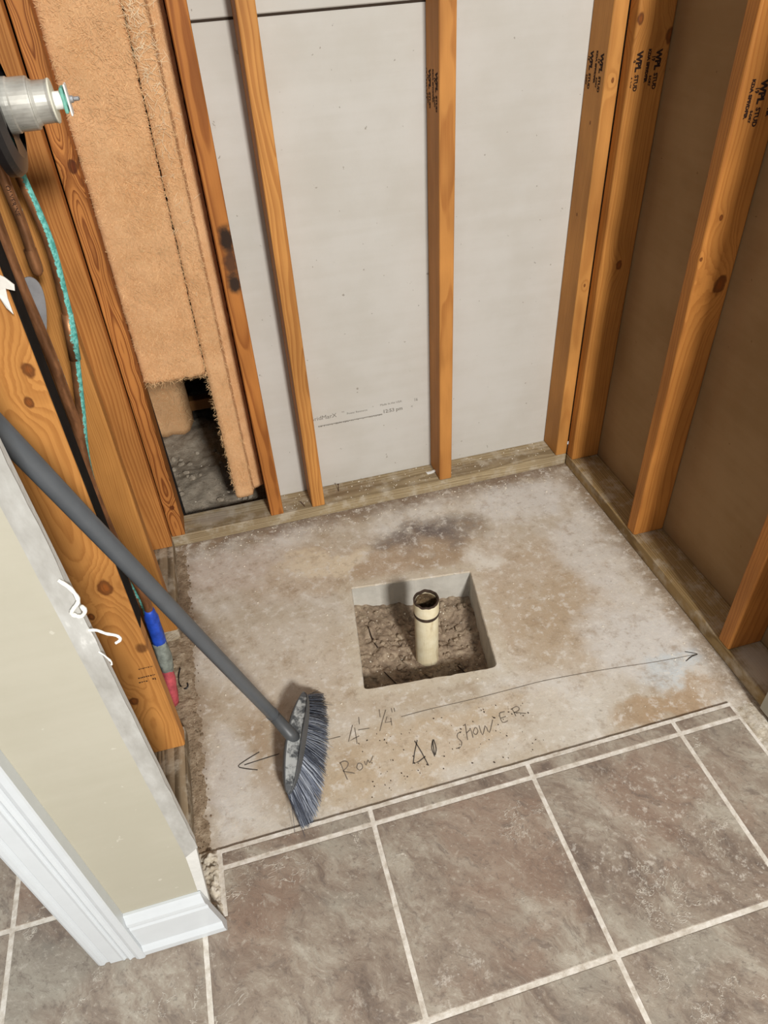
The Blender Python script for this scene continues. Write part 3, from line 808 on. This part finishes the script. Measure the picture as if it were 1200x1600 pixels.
# ------------------------------------------------------------------ drain cut-out: soil and pipe
def soil_grid(x0, x1, y0, y1, n, zf, mask=None):
    V = []; Fc = []
    for j in range(n+1):
        for i in range(n+1):
            x = x0+(x1-x0)*i/n; y = y0+(y1-y0)*j/n; V.append((x, y, zf(x, y)))
    for j in range(n):
        for i in range(n):
            a = j*(n+1)+i
            if mask is None or mask((V[a][0]+V[a+n+2][0])/2, (V[a][1]+V[a+n+2][1])/2): Fc.append((a, a+1, a+n+2, a+n+1))
    return pyd(V, Fc)
def hole_z(x, y):
    u = (x-.42)/.33; v = (y+.66)/.33
    z = -.098+.030*max(0, 1-u*1.6)*max(0, v)+.014*max(0, u-.6)*v
    d = math.hypot(x-.592, y+.532); z += .016*math.exp(-(d/.05)**2)
    z += .016*noise.noise(Vector((x*14, y*14, 0)))+.010*noise.noise(Vector((x*38, y*38, 2)))+.0055*noise.noise(Vector((x*95, y*95, 5)))
    return z
soil = link('soil_fill', soil_grid(.385, .79, -.69, -.30, 110, hole_z), M['soil'], smooth=True)
thing(soil, 'loose brown soil filling the square drain cut-out', 'soil', kind='stuff')
soil['kind'] = 'stuff'
def lumps(name, spots, mat, parent, zf, seed):
    rnd = random.Random(seed); bm = bmesh.new()
    for x, y, r in spots:
        m = bmesh.ops.create_icosphere(bm, subdivisions=1, radius=r)
        sc = Vector((rnd.uniform(.7, 1.3), rnd.uniform(.7, 1.3), rnd.uniform(.5, .9)))
        rot = Matrix.Rotation(rnd.uniform(0, 6), 3, 'Z')
        for v in m['verts']:
            c = rot @ Vector((v.co.x*sc.x, v.co.y*sc.y, v.co.z*sc.z)); c *= 1+rnd.uniform(-.22, .22)
            v.co = c+Vector((x, y, zf(x, y)+r*.22))
    o = link(name, bm_mesh(bm), mat, parent); o['kind'] = 'stuff'; return o
rnd = random.Random(3)
def hole_spot(m=.012):
    while True:
        u, v = rnd.random(), rnd.random()
        a = Vector((.449, -.315)).lerp(Vector((.773, -.356)), u); b = Vector((.403, -.641)).lerp(Vector((.722, -.674)), u)
        p = b.lerp(a, v)
        if math.hypot(p.x-.592, p.y+.532) > .036 and .05 < u < .95 and .05 < v < .95: return p
lumps('clods', [(*hole_spot(), rnd.choice((.003, .004, .004, .006, .009))) for _ in range(260)], M['soil'], soil, hole_z, 1)
lumps('chips', [(*hole_spot(), rnd.choice((.0012, .0016, .0024))) for _ in range(90)], M['chip'], soil, hole_z, 2)
def root(pts, r, label):
    P = smooth_path([(x, y, hole_z(x, y)+dz) for x, y, dz in pts], 4)
    o = tube('root', P, r, M['rootbrown'], soil, 6); o['label'] = label
root([(.655, -.585, .012), (.665, -.61, .010), (.672, -.64, .006)], .0019, 'dark root')
root([(.47, -.40, .004), (.472, -.44, .006), (.478, -.47, .003)], .0016, 'dark root')
root([(.475, -.545, .004), (.49, -.58, .006), (.50, -.60, .003)], .0014, 'dark root')

dp = empty('drain_pipe', (.592, -.532, -.11))
def at_pipe(name, prof, mat, n=40, smooth=True):
    o = lathe(name, prof, (0, 0, .11), (0, 0, 1), mat, dp, n); 
    return o
at_pipe('pipe_body', [(.0285, -.13), (.0290, .0), (.0288, .082), (.0252, .083), (.0252, -.13)], M['pvc'])
at_pipe('glue_ring', [(.0288, .080), (.0305, .083), (.0312, .087), (.0306, .0915), (.0292, .094)], M['glue'])
def collar():
    n = 48; prof = [(.0300, .091), (.0306, .095), (.0305, .128), (.0296, .131), (.0268, .1305), (.0262, .126), (.0250, .08)]
    V, Fc = lathe_geo(prof, (0, 0, .11), (0, 0, 1), n)
    for i, v in enumerate(V):
        if prof[i//n][1] > .12: v.z += .0035*noise.noise(Vector((math.cos(2*PI*(i % n)/n)*3, math.sin(2*PI*(i % n)/n)*3, 1)))
    return pyd(V, Fc)
co = link('collar', collar(), M['pvc'], dp); co['label'] = 'cut collar with a ragged rim'
V_, F_ = lathe_geo([(.0304, .1285), (.0309, .1315), (.0300, .1335), (.0270, .1330), (.0262, .129), (.0262, .120)], (0, 0, .11), (0, 0, 1), 48)
for i, v in enumerate(V_): v.z += .0035*noise.noise(Vector((math.cos(2*PI*(i % 48)/48)*3, math.sin(2*PI*(i % 48)/48)*3, 1)))
link('rim_grime', pyd(V_, F_), M['glue'], dp)
V_, F_ = lathe_geo([(.0249, .125), (.0249, .03), (.0001, .02)], (0, 0, .11), (0, 0, 1), 40)
link('inner_wall', pyd(V_, F_), M['pvc_dark'], dp)
thing(dp, 'stained cream plastic drain pipe standing in the soil of the floor cut-out', 'pipe')

# ------------------------------------------------------------------ broom
brm = empty('broom', (.225, -.768, 0)); BO = Vector((.225, -.768, 0))
top = Vector((.262, -.665, .085)); bot = Vector((.192, -.862, .062)); mid = (top+bot)/2
Lx = (bot-top).normalized()
Nn = Vector((.30, -.10, -.95)); Nn = (Nn-Lx*Nn.dot(Lx)).normalized(); Cx = Lx.cross(Nn).normalized()
if Cx.x < 0: Cx = -Cx
def lp(l, c, nn): return mid+Lx*l+Cx*c+Nn*nn-BO
HL = .112
def half(l):
    u = abs(l)/HL
    return .0205*max(0, 1-u**2.6)**.55+.0008
SEC = [(.96, .020), (1.0, .010), (1.0, .001), (.93, -.001), (.84, .001), (.70, .004), (.10, -.004), (-.22, -.013), (-.32, -.0155), (-.48, -.013), (-.86, -.002), (-1.0, .006), (-.97, .020)]
def sect(l):
    k = 1-(l/HL)**2*.75
    return [lp(l, c*half(l), .020-(.020-nn)*k) for c, nn in SEC]
nl = 44; V_ = []
for k in range(nl+1): V_ += sect(-HL+2*HL*k/nl)
ms = len(SEC); F_ = []; T_ = []
for k in range(nl):
    for j in range(ms):
        f = (k*ms+j, k*ms+(j+1) % ms, (k+1)*ms+(j+1) % ms, (k+1)*ms+j)
        (T_ if j in (4, 5, 6) and 3 <= k < nl-3 else F_).append(f)
F_ += [tuple(range(ms)), tuple(range(nl*ms, nl*ms+ms))]
hd = link('head', pyd(V_, F_), M['darkplastic'], brm)
tray = link('dust_tray', pyd(V_, T_), M['dusty'], hd)
tray['label'] = 'dust-covered hollow on top of the head'
for o_ in (hd, tray):
    bm = bmesh.new(); bm.from_mesh(o_.data)
    bmesh.ops.delete(bm, geom=[v for v in bm.verts if not v.link_faces], context='VERTS')
    bmesh.ops.recalc_face_normals(bm, faces=bm.faces); bm.to_mesh(o_.data); bm.free()
for p in tray.data.polygons:
    if p.normal.z < 0: p.flip()
# handle leans from the socket to the back of the cut drywall
hdir = (Vector((.018, -.919, .986))-Vector((.203, -.712, .070))).normalized()
sk = Vector((.2085, -.742, .070))
h0 = Vector((.203, -.712, .070))+hdir*.03
tube('socket', [mid-BO+Nn*.004, mid-BO-Nn*.012, h0-BO-hdir*.004, h0-BO+hdir*.018], [.0140, .0135, .0128, .0135], M['darkplastic'], brm, 20)
hl = 1.445
tube('handle', [h0-BO, h0-BO+hdir*.012, h0-BO+hdir*(hl-.012), h0-BO+hdir*hl], [.0118, .0124, .0124, .008], M['greyplastic'], brm, 24)
def bristles():
    rnd = random.Random(5); V = []; Fc = []
    arc = [(.305, -.628), (.296, -.690), (.282, -.745), (.262, -.815), (.240, -.880), (.214, -.928)]
    A = smooth_path([(a, b, 0) for a, b in arc], 8)
    def tipat(t):
        f = t*(len(A)-1); i = min(int(f), len(A)-2); return A[i].lerp(A[i+1], f-i)
    mi = []
    for k in range(1900):
        tuft = rnd.randrange(30); tt = (tuft+.5+rnd.gauss(0, .10))/30
        if k % 9 == 0: tt = rnd.random()
        tt = max(0, min(1, tt)); l = (-HL+2*HL*tt)*.95
        c = rnd.uniform(-.8, .85)*half(l)
        base = lp(l, c, .017)
        tip = tipat(max(0, min(1, tt+rnd.gauss(0, .010))))-BO
        tip = tip+Vector((rnd.gauss(0, .002)+c*.9, rnd.gauss(0, .003), max(.0010, abs(rnd.gauss(0, .004)))))
        if rnd.random() < .025: tip += Vector((rnd.gauss(0, .010), rnd.gauss(0, .012), .004))
        midp = base.lerp(tip, .5)+Vector((rnd.gauss(0, .0008), rnd.gauss(0, .0008), .003))
        d_ = (tip-base).normalized(); a_ = d_.orthogonal().normalized(); b_ = d_.cross(a_); th = rnd.uniform(0, 3); r_ = .00062
        off = [r_*(math.cos(th+q)*a_+math.sin(th+q)*b_) for q in (0, 2.1, 4.2)]
        b = len(V)
        V += [base+o for o in off]+[midp+o for o in off]+[tip+o*.6 for o in off]
        for q in range(3):
            r2 = (q+1) % 3
            Fc += [(b+q, b+r2, b+3+r2, b+3+q), (b+3+q, b+3+r2, b+6+r2, b+6+q)]
        mi += [rnd.choice((0, 0, 1, 1, 2))]*6
    me = pyd(V, Fc); me['n'] = 1
    return me, mi
bme, bmi = bristles()
br = link('bristles', bme, plain('dark_bristle', srgb(62, 66, 76), .5, .4), brm); br['kind'] = 'stuff'
bme.materials.append(plain('mid_bristle', srgb(102, 108, 122), .5, .4)); bme.materials.append(plain('pale_bristle', srgb(154, 160, 170), .5, .4))
bme.polygons.foreach_set('material_index', bmi)
thing(brm, 'grey plastic broom with dusty angled head resting on the concrete', 'broom')

# ------------------------------------------------------------------ insulation in the back left bay
def fibres(n, fn, parent, mat, seed, l0=.006, l1=.020, th=.00035):
    rnd = random.Random(seed); V = []; Fc = []
    for _ in range(n):
        p, nrm = fn(rnd); p = Vector(p); nrm = Vector(nrm)
        t = Vector((rnd.uniform(-1, 1), rnd.uniform(-1, 1), rnd.uniform(-1, 1))); t = (t-nrm*t.dot(nrm)).normalized()
        L = rnd.uniform(l0, l1); b = nrm.cross(t).normalized()*th
        q1 = p+t*L*.5+nrm*rnd.uniform(.001, .004); q2 = p+t*L+nrm*rnd.uniform(-.001, .006)+b*rnd.uniform(-8, 8)
        k = len(V); V += [p-b, p+b, q1+b, q1-b, q2+b*.5, q2-b*.5]; Fc += [(k, k+1, k+2, k+3), (k+3, k+2, k+4, k+5)]
    o = link('loose_fibres', pyd(V, Fc), mat, parent); o['kind'] = 'stuff'; return o
def batt(name, xa, xb, za, zb, yfn, depth, mat, seed, nx, nz, ragged=.008, loc=(0, 0, 0)):
    V = []; Fc = []
    for j in range(nz+1):
        for i in range(nx+1):
            u, v = i/nx, j/nz
            z = za+(zb-za)*v; x0 = xa(z); x1 = xb(z); x = x0+(x1-x0)*u
            rz = ragged*noise.noise(Vector((x*45, seed, 0)))*(1-v)**8+ragged*.5*noise.noise(Vector((x*140, seed, 0)))*(1-v)**8
            e = min(u, 1-u, 1)*(x1-x0)
            y = yfn(x, z)+.006*max(0, 1-e/.012)**2+.004*noise.noise(Vector((x*16, z*16, seed)))+.0018*noise.noise(Vector((x*60, z*60, seed)))
            x += .002*noise.noise(Vector((z*60, u*3, seed)))
            V.append((x, y, z+rz))
    n1 = len(V)
    for j in range(nz+1):
        for i in range(nx+1): a = V[j*(nx+1)+i]; V.append((a[0], max(a[1]+.02, depth), a[2]))
    g = lambda i, j, s=0: s*n1+j*(nx+1)+i
    for j in range(nz):
        for i in range(nx):
            Fc.append((g(i, j), g(i+1, j), g(i+1, j+1), g(i, j+1))); Fc.append((g(i, j, 1), g(i, j+1, 1), g(i+1, j+1, 1), g(i+1, j, 1)))
    for j in range(nz): Fc.append((g(0, j), g(0, j+1), g(0, j+1, 1), g(0, j, 1))); Fc.append((g(nx, j), g(nx, j, 1), g(nx, j+1, 1), g(nx, j+1)))
    for i in range(nx): Fc.append((g(i, 0), g(i, 0, 1), g(i+1, 0, 1), g(i+1, 0))); Fc.append((g(i, nz), g(i+1, nz), g(i+1, nz, 1), g(i, nz, 1)))
    return link(name, pyd(V, Fc), mat, None, smooth=True)
seam = lambda z: .200+.012*max(0, z-.5)
yl = lambda x, z: .047
b1 = batt('insulation_batt', lambda z: .040+.014*z, lambda z: seam(z)-.0015, .50, 2.36, yl, .085, M['insul'], 1.0, 30, 200, .010)
thing(b1, 'wide tan fibreglass batt ending in a ragged edge above the dirt opening', 'insulation')
def on_l(r):
    z = .495+r.random()*.82; x = .045+.014*z+r.random()*(seam(z)-.05-.014*z); return (x, .0465, z), (0, -1, 0)
fibres(5200, on_l, b1, M['fibre'], 11, .006, .016, .00030)
def on_edge(r): return (.045+r.random()*.155, .052, .500+r.gauss(0, .004)), (0, -.6, -.8)
fibres(420, on_edge, b1, M['fibre'], 12, .006, .018, .0003)
yr = lambda x, z: .046+.026*max(0, min(1, (x-.2500)/.006))+.004*max(0, (x-.242)/.02)
b2 = batt('insulation_batt', lambda z: seam(z)+.0015, lambda z: .2845, .095, 2.36, yr, .085, M['insul'], 2.0, 44, 200, .004)
thing(b2, 'narrow tan fibreglass strip hanging lower beside the scorched stud', 'insulation')
def on_r(r):
    z = .11+r.random()*1.2; x = seam(z)+.004+r.random()*.05; return (x, .045, z), (0, -1, 0)
fibres(2200, on_r, b2, M['fibre'], 13, .005, .014, .0003)
def tufts(r):
    z = 1.32-abs(r.gauss(0, .18)); x = seam(z)+.006+abs(r.gauss(0, .02)); return (min(x, .275), .043, z), (0, -1, 0)
fibres(260, tufts, b2, M['fibre_pale'], 14, .008, .022, .00028)
def on_slot(r):
    z = .13+r.random()*1.17; return (seam(z), .047, z), (0, -1, 0)
fibres(700, on_slot, b2, M['fibre'], 15, .004, .012, .0003)

# cavity behind the bay, closed in by added boards that keep it dark
cav = struct(empty('wall_cavity', (0, 0, 0)), 'added dark box enclosing the cavity behind the open stud bay')
box('shade_box_side', (-.40, .092, -.25), (-.385, 1.05, 2.40), M['cavity'], cav)
box('shade_box_side', (.44, .103, -.25), (.455, 1.05, 2.40), M['cavity'], cav)
box('shade_box_back', (-.40, 1.05, -.25), (.455, 1.065, 2.40), M['cavity'], cav)
box('shade_box_lid', (-.40, .104, 2.40), (.455, 1.065, 2.415), M['cavity'], cav)
box('shade_box_front', (-.40, .075, .04), (-.1065, .0885, 2.40), M['cavity'], cav)
cz = lambda x, y: -.022+.022*noise.noise(Vector((x*7, y*7, 3)))+.008*noise.noise(Vector((x*25, y*25, 5)))+.004*noise.noise(Vector((x*70, y*70, 1)))
def cavsoil():
    V = []; Fc = []; n = 90
    for j in range(n+1):
        for i in range(n+1):
            x = -.384+.823*i/n; y = .093+.956*j/n; V.append((x, y, cz(x, y)))
    for j in range(n):
        for i in range(n): a = j*(n+1)+i; Fc.append((a, a+1, a+n+2, a+n+1))
    return pyd(V, Fc)
cs = link('cavity_soil', cavsoil(), M['soil_grey'], smooth=True)
thing(cs, 'dusty grey dirt floor seen through the open stud bay', 'soil', kind='stuff')
rnd = random.Random(9)
lumps('clods', [(rnd.uniform(.0, .33), rnd.uniform(.11, .6), rnd.choice((.004, .006, .009, .013))) for _ in range(70)], M['soil_grey'], cs, cz, 4)
lumps('chips', [(rnd.uniform(.0, .33), rnd.uniform(.11, .5), rnd.choice((.002, .003, .005))) for _ in range(22)], M['chip'], cs, cz, 5)
def batt_back():
    o = batt('insulation_batt', lambda z: -.30, lambda z: .098, .0, .79, lambda x, z: .60+.03*max(0, (x-.04)/.06)**2, .70, M['insul'], 5.0, 20, 40, .03)
    def on_b(r): return (-.1+r.random()*.19, .598, .03+r.random()*.5), (0, -1, 0)
    fibres(900, on_b, o, M['fibre'], 21, .01, .03, .0006)
    return o
thing(batt_back(), 'shaded fibreglass batt at the back of the dark cavity', 'insulation')
thing(box('wood_block', (.08, .66, .045), (.44, .70, .085), BLOCKW, None, .002), 'brown timber block lying across the dark cavity', 'timber')

# ------------------------------------------------------------------ plumbing in the left wall
P1 = [(0.031,-0.44,1.161), (0.030,-0.44,1.120), (0.037,-0.44,1.020), (0.029,-0.44,0.926), (0.022,-0.44,0.866), (0.013,-0.44,0.827), (-0.008,-0.44,0.731), (-0.027,-0.44,0.652), (-0.037,-0.44,0.588), (-0.040,-0.44,0.510), (-.040, -.44, .25), (-.040, -.44, .0)]
P1 = [(.031, -.44, 1.45), (.031, -.44, 1.26)]+P1
def pipe_thing(name, pts, r, mat, label, origin):
    e = empty(name, origin); O = Vector(origin)
    tube('tube', [p-O for p in smooth_path(pts, 5)], r, mat, e, 18)
    thing(e, label, 'pipe', 'copper pipes in the left wall'); return e
p1 = pipe_thing('copper_pipe', P1, .0079, M['copper_patina'], 'copper pipe streaked with turquoise patina, rightmost in the plumbing bay', (-.040, -.44, .0))
# soldered sleeve where the patina pipe kinks
tube('solder_sleeve', [Vector((.026, -.44, .905))-Vector((-.04, -.44, 0)), Vector((.013, -.44, .825))-Vector((-.04, -.44, 0))], .0094, M['copper_patina'], p1, 18)
P2 = [(0.004,-0.53,1.19), (0.001,-0.53,1.125), (-0.002,-0.53,1.067), (-0.003,-0.53,0.997), (-0.001,-0.53,0.928), (0.0,-0.53,0.864), (-0.002,-0.53,0.801), (-0.004,-0.53,0.746), (-0.016,-0.53,0.649), (-0.017,-0.53,0.537), (-0.011,-0.53,0.428), (-0.004,-0.53,0.328), (-.007, -.53, .27), (-.008, -.532, .19), (-.012, -.54, .115), (-.026, -.55, .01)]
p2 = pipe_thing('copper_pipe', P2, .0085, M['copper'], 'brown copper pipe ending in blue and red wrap at the floor', (-.026, -.55, 0))
O2 = Vector((-.026, -.55, 0))
def wrap(name, pts, radii, mat):
    V, Fc = tube_geo([Vector(p)-O2 for p in smooth_path(pts, 4)], 1.0, 14)
    n = 14; P = smooth_path(pts, 4); out = []
    for i, p in enumerate(P):
        f = i/(len(P)-1)*(len(radii)-1); a = min(int(f), len(radii)-2); r = radii[a]+(radii[a+1]-radii[a])*(f-a)
        for k in range(n):
            v = V[i*n+k]; c = Vector(p)-O2; d = v-c
            rr = r*(1+.22*noise.noise(Vector((k*1.1, i*.6, r*100))))
            out.append(c+d*rr)
    return link(name, pyd(out, Fc), mat, p2, smooth=True)
wrap('blue_tape', [(-.0045, -.53, .300), (-.007, -.53, .262), (-.009, -.532, .19)], [.0095, .0135, .0145, .013], M['bluetape'])
wrap('grey_wrap', [(-.0085, -.532, .20), (-.011, -.538, .14), (-.013, -.541, .110)], [.0140, .0155, .0145, .011], M['greytape'])
wrap('red_sleeve', [(-.012, -.541, .128), (-.018, -.545, .075), (-.026, -.55, .008)], [.0115, .0135, .0135, .012], M['redtape'])
P3 = [(.013, -.47, 1.40), (.013, -.47, 1.28), (0.014,-0.47,1.161), (0.015,-0.47,1.100), (0.016,-0.47,1.056), (0.013,-0.47,0.990)]
p3 = pipe_thing('copper_pipe', P3, .0075, M['copper'], 'capped copper pipe stub with dark lettering, ending half way down the bay', (.013, -.47, .99))
V_, F_ = lathe_geo([(.0090, .03), (.0092, .005), (.0080, -.004), (.004, -.009), (.0002, -.010)], (0, 0, 0), (.02, 0, 1), 18)
link('end_cap', pyd(V_, F_), M['copper'], p3, smooth=True)
def on_p3(s, t):
    a = t/.0075; return (.0025+.0078*math.sin(a)*.9+.001, -.0078*math.cos(a), .12-s)
lettering('pipe_lettering', [('OLVERINE', .009, 0, 0, 1.0, .0001)], on_p3, M['ink'], p3, 'small dark lettering along the stub')

# strap plate behind the pipes
def strap():
    pts = [(-.030, .905), (-.024, .888), (-.012, .886), (.000, .905), (.012, .940), (.017, .968), (.014, .985), (.004, .992), (-.010, .985), (-.022, .960)]
    P = smooth_path([(x, 0, z) for x, z in pts+[pts[0]]], 3)[:-1]
    return bm_mesh(prism([(p.x, p.z) for p in P], 'y', -.503, -.5005))
stp = link('pipe_strap', strap(), M['galv']); thing(stp, 'small grey metal strap plate behind the copper pipes', 'bracket')
def flap():
    prof = [(.016, 1.075), (.026, 1.066), (.033, 1.055), (.031, 1.048), (.022, 1.052), (.020, 1.040), (.0205, 1.022), (.015, 1.030), (.010, 1.05), (.004, 1.07)]
    bm = prism(prof, 'y', -.706, -.7045)
    for v in bm.verts: v.co.y += -.25*(v.co.z-1.05)**2*30-.02*max(0, v.co.x-.02)
    return bm_mesh(bm)
thing(link('paper_scrap', flap(), M['paper']), 'torn white paper scrap hooked on top of the near knotty stud', 'paper')

# shower valve: axis +x
vo = Vector((0.0, -.500, 1.207))
val = empty('shower_valve', vo)
L = lambda name, prof, mat, n=40: lathe(name, prof, (0, 0, 0), (1, 0, 0), mat, val, n)
L('valve_body', [(.0001, .022), (.024, .022), (.0315, .050), (.0322, .060), (.0322, .064), (.0308, .066), (.0308, .087), (.0300, .089), (.0275, .0895)], M['valve'])
L('retaining_cap', [(.0278, .0892), (.0272, .0905), (.0250, .094), (.0246, .1085), (.0255, .112), (.0255, .1135), (.0235, .1140), (.0080, .1140)], M['valve'])
L('cream_rim', [(.0252, .1118), (.0260, .1130), (.0252, .1146), (.0215, .1150), (.008, .1150)], M['cream'])
L('stem', [(.0105, .1140), (.0105, .1265), (.0001, .1265)], M['whitenylon'])
box('stem_clip', (.1245, -.0120, -.0145), (.1290, .0120, .0150), M['teal'], val, .0018)
box('stem_stop', (.1305, -.0100, -.0180), (.1330, .0100, .0180), M['whitenylon'], val, .001)
L('stem_core', [(.0075, .126), (.0075, .1308), (.0001, .1308)], M['teal'], 20)
L('screw', [(.0042, .1328), (.0046, .1345), (.0044, .1375), (.0028, .1385), (.0028, .1445), (.0012, .1460), (.0001, .1460)], M['steel'], 18)
def guard():
    n = 72
    prof = [(.034, .050), (.040, .056), (.060, .058), (.078, .053), (.082, .046), (.081, .036), (.066, .034), (.040, .040)]
    VV, FF = lathe_geo(prof+[prof[0]], (0, 0, 0), (1, 0, 0), n)
    keep = []
    for f in FF:
        c = sum((VV[i] for i in f), Vector())/4; a = math.atan2(c.z, c.y); r = math.hypot(c.y, c.z)
        slot = any(abs((a-s_+PI) % (2*PI)-PI) < .30 for s_ in (-1.0, .6, 2.15, 3.7)) and .046 < r < .068
        if not slot: keep.append(f)
    return pyd(VV, keep)
link('plaster_guard', guard(), M['black'], val)
box('pipe_tee', (-.020, -.018, -.018), (.026, .018, .018), M['copper'], val, .006, 3)
thing(val, 'grey shower valve with black plaster guard and white stem on the pipes', 'valve')

# ------------------------------------------------------------------ small loose things
e = tube('cable_tie', smooth_path([(-.006, -.455, .010), (-.012, -.478, .006), (-.010, -.500, .004), (.000, -.514, .004), (.008, -.513, .006), (.009, -.505, .009)], 5), .0019, M['black'], None, 8)
thing(e, 'short black hooked cable end lying beside the red sleeve', 'cable')
def scrap():
    prof = [(0, 0), (.018, .003), (.034, .012), (.030, .016), (.012, .012), (-.004, .010)]
    bm = prism(prof, 'z', 0, .002)
    for v in bm.verts: v.co.z += .006*(v.co.x/.03)**2
    return bm_mesh(bm)
sc_ = link('plastic_scrap', scrap(), M['whitenylon'], None, (.780, .040, ST+.0006), (0, 0, -.2))
thing(sc_, 'small white plastic scrap on the back sill beside the middle stud', 'scrap')
def nail(p, q, label):
    p = Vector(p); q = Vector(q); e_ = empty('nail', p)
    tube('shank', [(0, 0, 0), q-p], .0011, M['rust'], e_, 6); d = (q-p).normalized()
    tube('nail_head', [q-p, q-p+d*.0012], .0030, M['rust'], e_, 10)
    thing(e_, label, 'nail', 'nails in the back sill')
nail((.500, .050, ST-.004), (.502, .056, ST+.022), 'bent rusty nail standing in the back sill right of the pale stud')
nail((.392, .010, ST-.004), (.380, .024, ST+.012), 'slanting rusty nail in the back sill left of the pale stud')
# crumbs and sawdust scattered on the slab and plates
def crumbs(name, n, fn, r0, r1, mat, seed, label):
    rnd = random.Random(seed); bm = bmesh.new()
    for _ in range(n):
        x, y, z = fn(rnd); r = rnd.uniform(r0, r1)
        m = bmesh.ops.create_cone(bm, cap_ends=True, segments=4, radius1=r, radius2=r*.4, depth=r)
        rot = Matrix.Rotation(rnd.uniform(0, 6), 3, 'Z'); s1 = rnd.uniform(.6, 1.8)
        for v in m['verts']: v.co = rot @ Vector((v.co.x*s1, v.co.y, v.co.z))+Vector((x, y, z+r*.5))
    o = link(name, bm_mesh(bm), mat); thing(o, label, 'debris', kind='stuff')
def clear(x, y): return not (.39 < x < .79 and -.69 < y < -.30)
def slabpt(r):
    while True:
        if r.random() < .55: x, y = r.uniform(.02, 1.2), -abs(r.gauss(0, .05))-.005
        else: x, y = r.uniform(.03, 1.19), r.uniform(-.9, -.02)
        if clear(x, y): return x, y, .0
crumbs('pale_crumbs', 330, slabpt, .0007, .0022, M['chip'], 31, 'pale plaster crumbs scattered over the concrete')
def leftpt(r):
    return r.uniform(-.08, .03), r.uniform(-.95, -.10), .002
crumbs('dirt_crumbs', 260, lambda r: (r.uniform(.002, .035), r.uniform(-.91, -.05), .001), .0008, .0026, M['clod'], 32, 'brown dirt crumbs along the foot of the left wall')
crumbs('dark_specks', 120, lambda r: (r.uniform(.35, .75), r.uniform(-.90, -.76), 0), .0006, .0018, M['rootbrown'], 33, 'dark specks of grit around the pencil writing')
crumbs('sill_dust', 140, lambda r: (r.uniform(.33, 1.18), r.uniform(.005, .085), ST), .0007, .002, M['chip'], 34, 'pale crumbs lying along the back sill')
